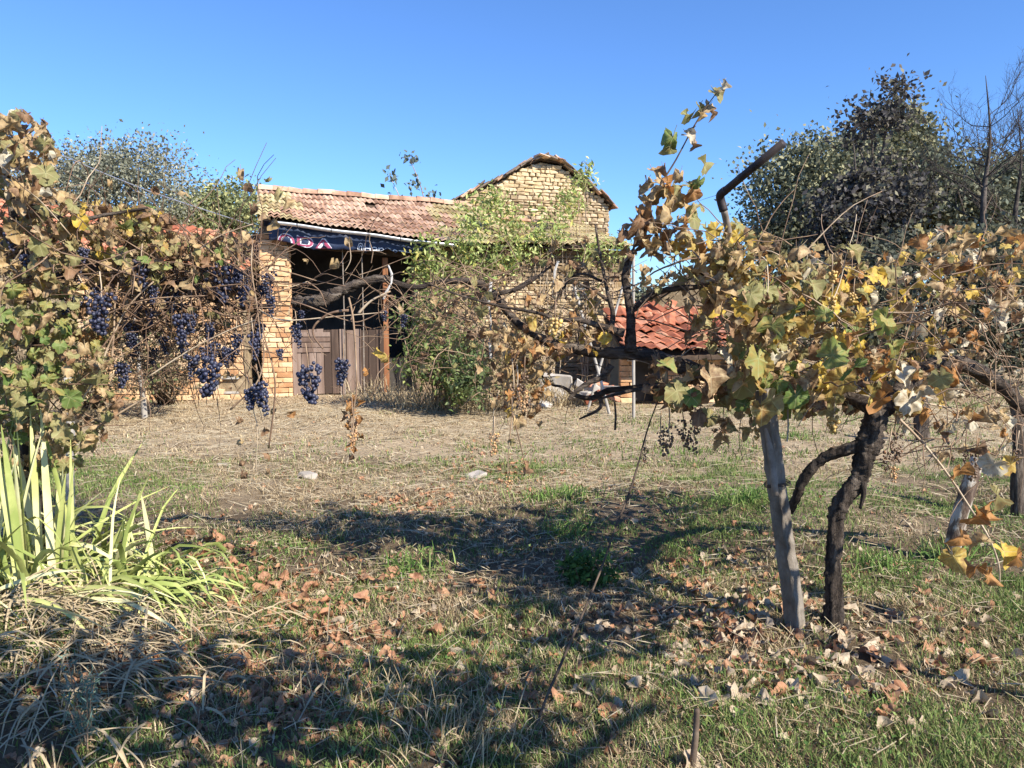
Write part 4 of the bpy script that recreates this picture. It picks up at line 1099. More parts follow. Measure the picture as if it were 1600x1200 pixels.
LEFT_E = [
    (35, 250, 55, 75, 3.9, 4.4, 110, {'tan': 5, 'olive': 1.4, 'brown': 1.6, 'pale': 1}, .11), (-40, 330, 60, 120, 3.9, 4.5, 80, {'tan': 4, 'olive': 2}, .12),
    (65, 320, 55, 45, 3.9, 4.4, 40, {'tan': 5, 'olive': 1, 'green': .6}, .10), (60, 400, 75, 60, 3.9, 4.4, 85, {'tan': 3.4, 'yellow': .6, 'olive': 2, 'green': .6, 'brown': 1.6}, .10),
    (165, 400, 90, 55, 4.0, 4.5, 85, {'tan': 3.4, 'olive': 2, 'yellow': 1.2, 'green': .8, 'brown': 1}, .10), (270, 410, 70, 45, 4.0, 4.5, 55, {'tan': 2.6, 'olive': 2, 'brown': 1.5, 'green': .5}, .08),
    (50, 480, 75, 45, 3.8, 4.3, 75, {'olive': 3, 'green': 2.4, 'tan': 2.4, 'yellow': 1}, .10), (40, 560, 75, 50, 3.7, 4.2, 90, {'green': 1.8, 'olive': 3, 'tan': 2.2, 'brown': 1}, .09), (110, 560, 55, 55, 3.8, 4.3, 60, {'olive': 3, 'green': 1.6, 'tan': 2, 'orange': .6}, .11),
    (60, 640, 65, 40, 3.7, 4.2, 45, {'olive': 3, 'green': 1.2, 'tan': 2}, .10), (150, 480, 60, 60, 4.0, 4.4, 45, {'tan': 3, 'brown': 2, 'olive': 1.6}, .09), (340, 450, 60, 60, 4.1, 4.5, 40, {'brown': 2.4, 'tan': 2, 'olive': .8}, .065),
    (230, 500, 60, 60, 4.1, 4.5, 36, {'brown': 2.4, 'tan': 2}, .07), (210, 350, 50, 25, 4.1, 4.4, 40, {'tan': 3, 'green': .8, 'yellow': .6, 'brown': 1}, .09), (330, 400, 70, 25, 4.1, 4.5, 70, {'tan': 3, 'olive': 1.5, 'brown': 2, 'green': .6}, .07), (250, 385, 60, 20, 4.1, 4.5, 40, {'tan': 3, 'olive': 2, 'brown': 1}, .08),
    (150, 350, 110, 30, 4.1, 4.5, 110, {'tan': 3.5, 'olive': 1.6, 'brown': 1.6, 'yellow': .5}, .085), (310, 382, 90, 24, 4.1, 4.5, 100, {'tan': 3, 'olive': 1.6, 'brown': 1.8}, .07), (270, 470, 110, 60, 4.15, 4.8, 170, {'brown': 3, 'tan': 2.4, 'olive': 1}, .055), (60, 700, 80, 45, 3.9, 4.4, 90, {'olive': 3, 'tan': 2.4, 'green': 1}, .10), (140, 630, 40, 50, 4.0, 4.5, 40, {'olive': 2, 'tan': 2.4, 'brown': 2}, .08), (-30, 560, 60, 130, 3.9, 4.5, 90, {'olive': 3, 'green': 2, 'tan': 2}, .11), (350, 570, 60, 40, 4.2, 4.6, 20, {'brown': 2, 'tan': 1}, .05)]
spots = ell_leaves(LEFT_E)
vine_leaves(VL, spots, 295)
random_canes(VL, [(60, 370, 80, 100, 4, 4.5, 50, .25, .6, .004), (180, 420, 110, 70, 4.0, 4.6, 100, .2, .7, .004), (300, 450, 110, 70, 4.1, 4.8, 260, .2, .7, .0035), (250, 530, 90, 60, 4.2, 4.9, 130, .15, .5, .003), (90, 590, 80, 80, 3.9, 4.4, 40, .3, .7, .004), (370, 520, 60, 60, 4.1, 4.5, 30, .2, .5, .003)])
for pts, r in [([(175, 560), (178, 520), (180, 470), (185, 440)], .006), ([(110, 650), (150, 590), (170, 540), (200, 480), (240, 440)], .006), ([(40, 580), (100, 530), (170, 490), (230, 468), (320, 462)], .005), ([(230, 590), (300, 545), (360, 515), (400, 500)], .0045), ([(280, 350), (340, 400), (420, 450)], .005),
               ([(300, 400), (340, 370), (395, 350)], .004), ([(420, 700), (430, 600), (412, 520), (408, 470)], .005), ([(360, 640), (400, 600), (412, 560), (410, 520)], .005), ([(120, 690), (180, 650), (230, 620)], .008)]:
    limb(VL, 'cane', PX(pts, random.uniform(4.0, 4.2)), np.linspace(r, r * .6, len(pts)), 'cane', 6, .08, 5)

# bunches
G1 = 'dark blue grape bunches hanging along the vine'
blue = [(157, 447, 4.0, 1.25, 2), (222, 398, 4.1, 1.0, 0), (283, 482, 4.1, 1.05, 0), (325, 542, 4.05, 1.3, 2), (352, 402, 4.2, 1.2, 2), (372, 415, 4.25, .9, 1), (395, 512, 4.1, .9, 4), (370, 515, 4.2, .8, 4), (328, 498, 4.2, .8, 1), (403, 588, 4.0, 1.1, 4), (388, 600, 4.05, .9, 1), (480, 558, 4.1, 1.25, 2), (536, 553, 4.15, .95, 0),
        (462, 500, 4.2, .8, 4), (422, 455, 4.15, .7, 4), (437, 540, 4.15, .6, 3), (190, 560, 4.2, .9, 0), (235, 478, 4.2, .7, 1), (345, 440, 4.3, .8, 1), (380, 440, 4.25, .9, 1), (40, 390, 4.0, .9, 1), (130, 380, 4.1, .8, 3), (630, 485, 4.3, .7, 3), (320, 410, 4.3, .7, 1), (300, 550, 4.25, .8, 4), (600, 480, 4.35, .6, 3), (205, 400, 4.3, .7, 1),
        (15, 355, 4.0, .8, 1), (360, 540, 4.25, .7, 3), (275, 430, 4.3, .8, 1), (410, 440, 4.3, .7, 3), (255, 520, 4.35, .8, 1), (470, 480, 4.3, .6, 3)]
for _ in range(34):
    blue.append((random.uniform(185, 420), random.uniform(395, 545), random.uniform(4.1, 4.7), random.uniform(.55, .95), random.randrange(5)))
for _ in range(8):
    blue.append((random.uniform(0, 180), random.uniform(360, 470), random.uniform(4.1, 4.4), random.uniform(.6, .95), random.randrange(5)))
for px, py, Y, s, k in blue:
    size_ = 'large' if s >= 1.05 else ('medium-sized' if s >= .85 else 'small')
    where = ('in front of the plank door' if 455 < px < 600 and py > 490 else 'beside the green shrub' if px >= 600 else 'below the knotted vine arm end' if px >= 455 else 'in front of the brick pillar' if px > 400 and py < 580 else
             'low before the pillar foot with trailing leaves' if px > 380 and py > 580 else 'in front of the barn brickwork' if px > 290 and py > 490 else 'high in the canes left of the pillar' if px > 290 else
             'beside the weathered stake' if px > 175 and py > 460 else 'just below the barn roof' if px > 175 else 'deep in the dense left foliage')
    bunch(B_BLUE[k], px, py, Y, s * 1.0, size_ + ' dark blue grape bunch hanging ' + where, G1)
for px, py, s, k in [(1240, 505, 1.0, 0), (1197, 555, 1.0, 1), (1152, 405, 1.0, 0), (1163, 420, .9, 1), (1300, 455, .9, 1), (1303, 640, 1.1, 0), (1180, 660, .9, 1), (1335, 450, .8, 1), (1175, 590, .8, 1), (868, 488, 1.0, 0), (1300, 415, .9, 1), (1205, 580, .8, 1)]:
    bunch(B_AMB[k], px, py, random.uniform(3.72, 3.85), s, 'small bunch of amber yellow grapes among the yellowing leaves', 'amber grape bunches in the leafy vine')
for px, py, s, k in [(1045, 655, 1.2, 0), (1068, 645, 1.2, 0), (1085, 655, 1.2, 2), (1033, 660, 1.0, 1), (1008, 692, .7, 2), (1390, 690, 1.2, 1), (1400, 665, 1.2, 0), (1525, 700, 1.1, 0), (1510, 690, 1.0, 1), (820, 575, 1.0, 1), (808, 590, 1.1, 2), (1590, 690, 1.0, 1)]:
    bunch(B_DRY[k], px, py, random.uniform(3.85, 4.05), s, 'withered dark brown raisin-like grape bunch hanging from the vine', 'withered grape bunches on the vine')
for px, py, s, k in [(772, 668, 1.0, 0), (795, 738, .9, 1), (551, 640, 1.15, 0), (550, 668, .9, 1), (1130, 650, 1.0, 1), (1398, 720, 1.0, 1), (818, 600, 1.0, 0)]:
    bunch(B_TAN[k], px, py, random.uniform(4.0, 4.15), s, 'shrivelled tan grape bunch dangling on a bare hanging cane', 'shrivelled tan grape bunches')

# ------------------------------------------------------------------ posts, pipe, wire, straps
pb = ground(1243, 992); PY = pb[1]
pt = at(1198, 640, PY + .02)
PO = empty('trellis_post', tuple(pb))
tag(PO, 'leaning square concrete trellis post with wire tie beside the twisted vine trunk', 'post')
ax = (pt - pb).normalized()
x = Vector((math.cos(math.radians(38)), math.sin(math.radians(38)), 0)); x = (x - ax * x.dot(ax)).normalized(); y = ax.cross(x)
V = []; nl = 26
Lp = (pt - pb).length + .10
for i in range(nl + 1):
    s = -.25 + (Lp + .25) * i / nl
    hw = .038 - .006 * i / nl
    for dx, dy in ((-1, -.88), (-.88, -1), (.88, -1), (1, -.88), (1, .88), (.88, 1), (-.88, 1), (-1, .88)):
        V.append(ax * s + x * (hw * dx + random.gauss(0, .0028)) + y * (hw * dy + random.gauss(0, .0028)))
F = [(i * 8 + k, i * 8 + (k + 1) % 8, (i + 1) * 8 + (k + 1) % 8, (i + 1) * 8 + k) for i in range(nl) for k in range(8)] + [tuple(range(nl * 8, nl * 8 + 8)), tuple(range(7, -1, -1))]
link('shaft', mesh('shaft', np.array([tuple(v) for v in V]), F, M['concrete']), PO)
ct = at(1215, 757, PY) - pb
for k in range(3):
    b_ = MB(); b_.tube([ct + x * (.062 * math.cos(a)) + y * (.062 * math.sin(a)) + ax * (k * .006 + .004 * math.sin(a * 2)) for a in np.linspace(0, 6.283, 17)], .0022, 5); b_.build('tie_wire', M['iron'], PO)
PI = empty('bent_pipe', tuple(at(1212, 775, PY - .07)))
tag(PI, 'bent metal pipe wired to the concrete post, arm pointing up into the sky', 'pipe')
o_ = Vector(PI.location)
def pipe(name, pts, r, mat, seg=12, res=4):
    b_ = MB(); b_.tube([Vector(p) - o_ for p in pts], r, seg, 0, 0, True, res); return b_.build(name, M[mat], PI, True)
pipe('riser', [at(1212, 775, PY - .07), at(1196, 650, PY + .02), at(1160, 470, PY + .16), at(1138, 360, PY + .05), at(1131, 328, PY)], .0165, 'pipegrey')
pipe('elbow', [at(1131, 330, PY), at(1126, 312, PY), at(1126, 304, PY - .015), at(1134, 297, PY - .04)], .0205, 'iron')  # elbow and arm darker than the grey-brown riser
pipe('arm', [at(1127, 303, PY - .02), at(1224, 223, PY - .28)], .0185, 'iron', 14, 1)

def stake(name, px0, py0, px1, py1, r0, r1, mat, label, cat, Y=None, gnarl=.06, seg=8, sink=.2):
    b0 = ground(px0, py0) if Y is None else at(px0, py0, Y)
    t0 = at(px1, py1, b0[1])
    o = empty(name, (b0[0], b0[1], gzf(b0[0], b0[1])))
    tag(o, label, cat)
    d = (t0 - b0).normalized()
    foot = b0 - d * sink if Y is None else b0 - d * ((b0[2] + .05) / max(d[2], .2))
    limb(o, 'shaft', [foot, foot.lerp(t0, .35) + Vector((random.gauss(0, r0 * .4), 0, 0)), foot.lerp(t0, .7) + Vector((random.gauss(0, r0 * .4), 0, 0)), t0], [r0, (r0 * 2 + r1) / 3, (r0 + 2 * r1) / 3, r1], mat, seg, gnarl, 6, 0)
    return o
stake('wooden_stake', 226, 655, 211, 482, .045, .036, 'oldwood', 'pale weathered wooden stake standing before the barn wall', 'stake')
stake('wooden_stake', 112, 800, 106, 590, .035, .03, 'oldwood', 'pale stake half hidden by the broad green blades', 'stake')
stake('peeling_post', 1488, 872, 1527, 715, .052, .042, 'peel', 'whitish peeling bark post under the right-hand canes', 'post', None, .14, 12)
stake('vine_trunk', 1590, 800, 1582, 600, .05, .04, 'bark', 'dark upright vine trunk beyond the peeling post', 'trunk', None, .18, 12)
stake('vine_trunk', 1448, 690, 1440, 610, .09, .07, 'bark', 'short dark trunk standing in the shaded grass behind the twisted vine', 'trunk', None, .18, 12)
stake('stick', 1084, 1212, 1089, 1108, .013, .010, 'canedark', 'short brown broken stick poking from the foreground grass', 'stick', None, .08, 8, .1)
stake('thin_pole', 950, 640, 895, 440, .026, .022, 'oldwood', 'thin grey pole slanting behind the dark vine arm', 'pole', 12.0)
stake('thin_pole', 990, 640, 990, 395, .026, .022, 'oldwood', 'thin white upright pole behind the forked vine branch', 'pole', 11.6)
stake('thin_pole', 930, 600, 975, 440, .024, .02, 'oldwood', 'thin grey pole leaning behind the forked vine branch', 'pole', 12.6)
def strap(pts, w, Y, label):
    w *= .38
    """a torn folded strip with thickness"""
    P = PX(pts, Y); o = empty('plastic_strip', tuple(P[-1])); tag(o, label, 'strip')
    P = [p - P[-1] for p in P]
    for q in range(1):
        V = []; F = []
        for i, p in enumerate(P):
            ww = w * 1.5 * random.uniform(.35, 1.1) / 2; off = Vector((random.gauss(0, .006) + q * .018, q * .012, 0))
            for dx, dy in ((-1, 0), (0, -.35), (1, 0), (0, .1)): V.append(p + off + Vector((dx * ww, dy * ww, 0)))
        for i in range(len(P) - 1):
            for k in range(4): F.append((i * 4 + k, i * 4 + (k + 1) % 4, i * 4 + 4 + (k + 1) % 4, i * 4 + 4 + k))
        F += [(3, 2, 1, 0), tuple(range(4 * len(P) - 4, 4 * len(P)))]
        link('strand', mesh('strand', np.array([tuple(v) for v in V]), F, M['plastic']), o)
strap([(768, 440), (766, 470), (768, 505), (764, 535), (766, 560)], .03, 4.26, 'pale torn strip hanging from the bend of the vine arm')
strap([(607, 414), (611, 428), (611, 442), (605, 456), (600, 468)], .028, 4.36, 'white torn strip wrapped round the knotted vine arm end')
strap([(869, 408), (867, 424), (865, 442)], .028, 4.2, 'short white strip hanging against the stone wall')
strap([(1228, 640), (1230, 665), (1229, 690)], .02, 3.95, 'small white tape strip beside the concrete post top')
b_ = MB(); Pw = [at(-40, 190, 4.3), at(90, 240, 4.6), at(180, 278, 5.4), at(280, 315, 7), at(395, 352, 14.2)]
b_.tube(Pw, [.003, .003, .004, .005, .007], 5, res=6); tag(b_.build('wire', M['zinc']), 'thin pale wire running from the left vine to the porch corner', 'wire')
b_ = MB(); b_.tube([at(1126, 303, PY), at(1100, 311, 4.1), at(1064, 325, 4.1)], .0012, 4); tag(b_.build('wire', M['iron']), 'hair-thin wire between the bent pipe elbow and the tall shoot', 'wire')

# ------------------------------------------------------------------ small leaf clouds: shrubs, climbers, trees
LEAFQ = np.array([(0, 0, 0), (.32, .45, .07), (0, 1, -.05), (-.32, .45, .07)])
def cloud(name, P, size, cols, mat, parent, jitter=.25, elong=1.0, up=.15):
    """folded leaf-sized faces at points P"""
    P = np.asarray(P, float); n = len(P)
    d = rng.normal(0, 1, (n, 3)); d[:, 2] -= up; d /= np.linalg.norm(d, axis=1, keepdims=True)
    q = rng.normal(0, 1, (n, 3)); q[:, 2] += .6; q -= d * (q * d).sum(1, keepdims=True); q /= np.linalg.norm(q, axis=1, keepdims=True)
    x_ = np.cross(d, q)
    s = size * rng.uniform(.6, 1.35, (n, 1))
    VV = np.zeros((n, 4, 3))
    for k in range(4):
        VV[:, k] = P + x_ * (LEAFQ[k, 0] * s / elong) + d * (LEAFQ[k, 1] * s) + q * (LEAFQ[k, 2] * s)
    base = np.arange(n)[:, None] * 4
    FF = np.concatenate([base + np.array([[0, 1, 2]]), base + np.array([[0, 2, 3]])])
    C = np.repeat(np.asarray(cols), 4, 0)
    o = link(name, mesh(name, VV.reshape(-1, 3), FF, M[mat], True, None, None, C), parent)
    return tag(o, kind='stuff')

def blend_cols(n, pal, w=None, var=.15):
    pal = np.array(pal, float); k = rng.choice(len(pal), n, p=None if w is None else np.array(w) / sum(w))
    return np.clip(pal[k] * rng.normal(1, var, (n, 1)), .004, .9)

def shrub(name, base, E, nleaf, size, pal, w, label, cat, stems=8, elong=1.0, stem_mat='canedark', group=None, stemr=.006, nclump=None, spread=.12):
    """E: ellipses (cx,cy,rx,ry,Y,dY) in photo pixels; stems run from base into the clumps"""
    o = empty(name, tuple(base)); tag(o, label, cat, group)
    bl = np.array(base)
    P = []; C = []; ends = []
    for cx, cy, rx, ry, Y, dY in E:
        nc = nclump or max(6, int(nleaf / len(E) / 14))
        for _ in range(nc):
            a = random.uniform(0, 6.283); r = random.random() ** .5
            c = np.array(at(cx + rx * r * math.cos(a), cy + ry * r * math.sin(a), Y + random.uniform(-dY, dY)))
            ends.append(c)
            m = max(2, int(nleaf / len(E) / nc))
            P.append(c + rng.normal(0, spread, (m, 3))); C.append(blend_cols(m, pal, w) * random.uniform(.75, 1.2))
    P = np.concatenate(P); P[:, 2] = np.maximum(P[:, 2], .03)
    cloud('foliage', P - bl, size, np.concatenate(C), 'foliage', o, elong=elong)
    random.shuffle(ends)
    mb_ = MB()
    for e_ in ends[:stems]:
        q = e_ - bl; a = np.array((random.gauss(0, .08), random.gauss(0, .08), -.02))
        mid = a + (q - a) * .5 + np.array((random.gauss(0, .1), random.gauss(0, .06), .12))
        mb_.tube([a, mid, q], [stemr, stemr * .8, stemr * .4], 5, .1, 0, False, 4)
    mb_.build('stem', M[stem_mat], o, True)
    return o
def wp(u, z, v=-.5):
    return Vector((FA[0] + fdir[0] * u + fnor[0] * v, FA[1] + fdir[1] * u + fnor[1] * v, z))
GRN = [(.19, .26, .07), (.31, .37, .11), (.45, .48, .19), (.52, .47, .14)]
def climber(px, pybase, E, n, label, size=.12):
    n = int(n * 1.7)
    u_ = loc(px, 560, -.55)[0]; b0 = wp(u_, 0, -.55)
    E2 = [(cx, cy, rx, ry, b0[1] - .1 + dv, .15) for cx, cy, rx, ry, dv in E]
    shrub('climbing_plant', b0, E2, n, size, GRN, (2, 3, 3, 1), label, 'climber', 12, 1.7, 'cane', 'green climbers on the farmhouse wall', .009, None, .10)
climber(680, 600, [(672, 385, 22, 40, 0), (660, 420, 25, 30, 0), (690, 440, 25, 30, 0)], 420, 'light green climber covering the end of the banner')
climber(730, 600, [(725, 370, 20, 50, 0), (745, 340, 22, 40, .5), (735, 440, 30, 30, 0), (735, 400, 25, 30, 0)], 560, 'green climber reaching the roof where plain tiles turn mossy')
climber(790, 600, [(785, 330, 25, 35, .9), (800, 360, 25, 30, .4), (800, 390, 30, 25, 0), (780, 410, 25, 30, 0), (770, 310, 14, 16, 1.2)], 620, 'tall green climber spreading over the mossy roof below the gable')
climber(860, 600, [(855, 350, 22, 30, .8), (865, 375, 25, 20, .3), (840, 385, 25, 20, .2), (880, 330, 14, 25, 1.1)], 420, 'green climber in front of the middle of the gable')
climber(915, 600, [(905, 300, 16, 24, 1.8), (915, 280, 12, 18, 1.8), (895, 310, 18, 16, 1.7), (925, 390, 20, 20, 0)], 300, 'green climber beside the right slope of the gable')
climber(950, 600, [(945, 400, 25, 22, 0), (965, 390, 14, 14, 0)], 200, 'short green climber under the right end of the mossy eave', .09)
# saplings behind the porch roof
for k, (px, pyt, lab) in enumerate([(652, 247, 'tall thin sapling rising above the porch ridge'), (622, 276, 'short bluish twig of leaves above the porch ridge'), (688, 305, 'tiny sprig beside the tall sapling above the ridge')]):
    b0 = Vector((at(px + 12, 320, 19.2)[0], 19.2, 0))
    o = empty('sapling', tuple(b0)); tag(o, lab, 'sapling')
    top = at(px - 12, pyt, 19.2) - b0
    limb(o, 'stem', [b0, b0 + Vector((.05, 0, top[2] * .5)), b0 + Vector((0, 0, top[2] * .8)), b0 + top], [.03, .022, .014, .006], 'cane', 6, .05, 4)
    Pq = [np.array(top) * 1.0 + rng.normal(0, .10, 3) for _ in range(26)] + [np.array((top[0] * .7, 0, top[2] * .88)) + rng.normal(0, .1, 3) for _ in range(22)]
    cloud('foliage', Pq, .14, blend_cols(48, [(.10, .13, .11), (.16, .19, .16)]), 'foliage', o)

# shrubs and dry thickets at the foot of the buildings
b0 = ground(690, 640)
shrub('shrub', b0, [(665, 500, 40, 45, 12.4, .5), (700, 540, 45, 40, 12.4, .5), (660, 560, 35, 35, 12.4, .4), (720, 590, 30, 35, 12.2, .4)], 2600, .10, [(.10, .15, .045), (.17, .22, .07), (.28, .30, .10)], (2, 3, 1), 'bushy green shrub growing at the foot of the stone wall beside the door', 'shrub', 26, 1.5, 'cane', None, .010)
b0 = ground(735, 636)
shrub('shrub', b0, [(735, 560, 22, 30, 11.9, .3), (735, 600, 28, 25, 11.9, .3)], 700, .10, [(.10, .14, .055), (.17, .21, .085)], None, 'small bright green bush in front of the stone wall', 'shrub', 10, 1.3, 'cane', None, .008)
b0 = ground(800, 640)
shrub('dry_thicket', b0, [(790, 540, 50, 50, 12.2, .5), (800, 590, 50, 35, 12.0, .5), (850, 520, 40, 50, 12.6, .4)], 1500, .085, [(.30, .23, .12), (.42, .33, .18), (.22, .20, .09)], None, 'straw-brown dry thicket below the stone wall', 'thicket', 60, 1.6, 'cane', None, .008)
for (px, py, EE, lab) in [(260, 632, [(260, 540, 50, 55, 11.8, .5), (240, 590, 55, 25, 11.8, .5), (215, 520, 40, 50, 12.4, .4)], 'brown dry thicket in front of the barn wall'),
                          (150, 640, [(150, 560, 70, 60, 11.2, .6), (90, 590, 70, 40, 11.2, .6)], 'grey brown brushwood left of the weathered stake'),
                          (40, 650, [(30, 500, 110, 90, 11.0, .8), (40, 590, 100, 40, 10.5, .8)], 'shadowy green thicket far behind the broad blades')]:
    shrub('dry_thicket', ground(px, py), EE, 1700, .085, [(.13, .10, .06), (.24, .18, .11), (.13, .15, .06), (.36, .28, .17)], None, lab, 'thicket', 70, 1.5, 'canedark', None, .009)
b0 = ground(560, 700)

# trees
def tree(name, px, Y, E, nleaf, size, pal, w, label, trunk_r=.16, spread=.35, group=None, top=None):
    b0 = Vector((at(px, 500, Y)[0], Y, 0)); o = empty(name, tuple(b0)); tag(o, label, 'tree', group)
    bl = np.array(b0)
    cents = []; P = []; C = []
    tot = sum(e_[2] * e_[3] for e_ in E)
    for cx, cy, rx, ry, Y0, dY in E:
        share = rx * ry / tot; nc = max(8, int(nleaf * share / 55)); m = int(nleaf * share / nc) + 1
        for _ in range(nc):
            a = random.uniform(0, 6.283); r = random.random() ** .42
            c = np.array(at(cx + rx * r * math.cos(a), cy + ry * r * math.sin(a), Y0 + random.uniform(-1, 1) * dY * math.sqrt(max(.05, 1 - r * r))))
            cents.append(c)
            k = rng.normal(0, spread * random.uniform(.6, 1.3), (m, 3)) * np.array((1, 1, .7))
            P.append(c + k); C.append(blend_cols(m, pal, w, .18) * random.uniform(.7, 1.25))
    P = np.concatenate(P); P[:, 2] = np.maximum(P[:, 2], .05)
    cloud('crown', P - bl, size, np.concatenate(C), 'foliage', o)
    cc = np.mean(cents, 0) - bl
    fork = np.array((cc[0] * .35, cc[1] * .3, max(1.0, cc[2] * .55)))
    limb(o, 'trunk', [b0 + Vector((0, 0, -.2)), b0 + Vector((cc[0] * .1, 0, fork[2] * .5)), b0 + Vector(fork)], [trunk_r, trunk_r * .8, trunk_r * .65], 'treebark', 10, .08, 5)
    mb_ = MB(); random.shuffle(cents)
    for c in cents[:34]:
        q = c - bl; mid = fork + (q - fork) * .5 + rng.normal(0, .25, 3) + np.array((0, 0, .15))
        mb_.tube([fork * random.uniform(.75, 1), mid, q], [trunk_r * .34, trunk_r * .2, .012], 5, .05, 0, False, 4)
    mb_.build('limbs', M['treebark'], o, True)
    return o
OLIVE = [(.12, .14, .095), (.19, .205, .13), (.33, .315, .18), (.07, .085, .065)]
PURP = [(.075, .068, .066), (.12, .108, .09), (.18, .165, .11), (.055, .055, .058)]
tree('tree', 1250, 24, [(1235, 310, 62, 80, 24, 1.8), (1300, 275, 70, 60, 24, 2), (1215, 400, 40, 50, 24, 1.5), (1300, 390, 70, 80, 24, 2)], 24000, .14, OLIVE, (3, 3, 3, 1), 'dark olive tree behind the bent pipe', .22, .42)
tree('tree', 1400, 27, [(1405, 225, 48, 60, 27, 2), (1370, 270, 60, 55, 27, 2.2), (1430, 320, 80, 70, 27, 2.4)], 27000, .15, [(.14, .15, .085), (.22, .215, .12), (.33, .30, .155), (.08, .09, .06)], (3, 3, 2, 1), 'tall olive and yellow tree with pointed top', .25)
tree('tree', 1360, 20, [(1340, 350, 70, 70, 20, 1.6), (1385, 300, 65, 50, 20, 1.5), (1350, 430, 90, 60, 20, 1.8), (1375, 180, 42, 16, 20, .8), (1405, 150, 14, 26, 20, .5), (1345, 200, 24, 20, 20, .6)], 13000, .14, PURP, (3, 3, 2, 2), 'dark purple-leaved plum tree with sparse top sprigs', .18, .26)
tree('tree', 1520, 25, [(1520, 290, 110, 60, 25, 2), (1580, 340, 90, 90, 25, 2.2), (1680, 330, 90, 90, 25, 2)], 22000, .16, [(.12, .14, .10), (.19, .205, .135), (.28, .265, .16)], (3, 3, 1), 'dense grey green tree behind the bare tree', .22)
tree('tree', 1480, 17, [(1450, 420, 100, 70, 17, 1.6), (1560, 440, 100, 80, 17, 1.6), (1480, 520, 160, 70, 16.5, 1.6), (1280, 490, 110, 70, 17, 1.5), (1640, 500, 80, 80, 17, 1.5)], 20000, .13, [(.07, .08, .06), (.13, .135, .09), (.22, .21, .12)], (3, 3, 1), 'dark thicket tree behind the right-hand vine', .15, .28)
GREY = [(.19, .20, .145), (.26, .265, .19), (.34, .325, .23), (.13, .14, .10)]
tree('tree', 170, 30, [(140, 285, 90, 45, 30, 2.2), (215, 262, 50, 36, 30, 2), (110, 300, 80, 60, 30, 2), (250, 300, 45, 50, 30, 2)], 17000, .13, GREY, (3, 3, 2, 1), 'grey green tree rising behind the red barn roof', .25, .55)
tree('tree', 340, 34, [(320, 340, 60, 40, 34, 2), (370, 330, 50, 40, 34, 2), (300, 360, 60, 40, 34, 2)], 14000, .17, [(.24, .27, .12), (.38, .37, .16), (.16, .19, .10)], None, 'smaller yellow green tree left of the porch roof', .2, .4)
tree('tree', 0, 33, [(-20, 290, 100, 70, 33, 2), (-120, 300, 110, 90, 33, 2)], 16000, .14, GREY, (3, 3, 2, 1), 'grey tree beyond the tallest dried leaves of the left vine', .22, .45)
tree('tree', 1130, 40, [(1130, 470, 90, 30, 40, 2), (1040, 475, 70, 22, 40, 2), (950, 475, 70, 25, 40, 2)], 5000, .3, OLIVE, None, 'low far tree behind the dark hut roof', .2, .5)

# bare trees
def bare(px, Y, pyt, label, seed):
    r_ = random.Random(seed)
    b0 = Vector((at(px, 500, Y)[0], Y, 0)); top = at(px + 10, pyt, Y); H = top[2]
    o = empty('bare_tree', tuple(b0)); tag(o, label, 'tree')
    mbt = MB(); mbb = MB()
    tr = [Vector((0, 0, -.2)), Vector((.05, 0, H * .35)), Vector((-.06, 0, H * .6)), Vector((.02, 0, H * .8)), Vector((top[0] - b0[0], 0, H))]
    mbt.tube(tr, [.13, .10, .065, .03, .006], 9, .06, 0, True, 6)
    def br(p, d, L, r, depth):
        P = [p]; dd = d.normalized()
        for i in range(6):
            dd = (dd + Vector((r_.gauss(0, .16), r_.gauss(0, .16), r_.gauss(.07, .12)))).normalized(); P.append(P[-1] + dd * L / 6)
        mbb.tube(P, np.linspace(r, r * .35, 7), 5 if depth < 2 else 4, .04, 0, False)
        if depth < 3:
            for k in range(5 if depth == 0 else 4):
                i = r_.randint(2, 6)
                br(P[i], dd + Vector((r_.gauss(0, .8), r_.gauss(0, .8), r_.gauss(.2, .5))), L * r_.uniform(.4, .65), r * .5, depth + 1)
    Ps, _ = smooth_path(tr, [1] * 5, 6)
    for k in range(17):
        f = r_.uniform(.42, .97); p = Vector(Ps[int(f * (len(Ps) - 1))]); a = r_.uniform(0, 6.28)
        br(p, Vector((math.cos(a), math.sin(a) * .7, r_.uniform(.25, .9))), H * .34 * (1.25 - f), .026 * (1.3 - f), 0)
    mbt.build('trunk', M['treebark'], o, True); mbb.build('branches', M['treebark'], o, True)
bare(1530, 19, 118, 'bare leafless tree with fine twigs against the sky', 3)
bare(1580, 21, 170, 'smaller bare tree right of the tall leafless one', 8)

# unseen vines above and right of the viewpoint (they cast the foreground shade)
vbk = Vector((1.9, .35, 0))
VB = empty('grapevine', tuple(vbk)); tag(VB, 'leafy overhead vine on the trellis above the viewpoint, shading the foreground', 'grapevine')
limb(VB, 'trunk', [vbk + Vector((0, 0, -.05)), vbk + Vector((.05, 0, .8)), vbk + Vector((-.03, 0, 1.7)), vbk + Vector((0, 0, 2.3))], [.05, .045, .04, .03], 'bark', 10, .15, 5)
sp_ = []
for _ in range(520):
    c = random.choice(((1.5, .75, 2.55, .6, .40, .12), (.7, .85, 2.6, .6, .42, .12), (2.2, .9, 2.5, .5, .4, .15), (.2, .3, 2.6, .6, .3, .12)))
    sp_.append((Vector((random.gauss(c[0], c[3] * .6), random.gauss(c[1], c[4] * .6), random.gauss(c[2], c[5] * .6))), .12, random.choice(('tan', 'olive', 'green')), None, None))
sp_ = [s_ for s_ in sp_ if s_[0][2] > 1.6 + .46 * max(s_[0][1], 0) + .1]
vine_leaves(VB, sp_, 60)
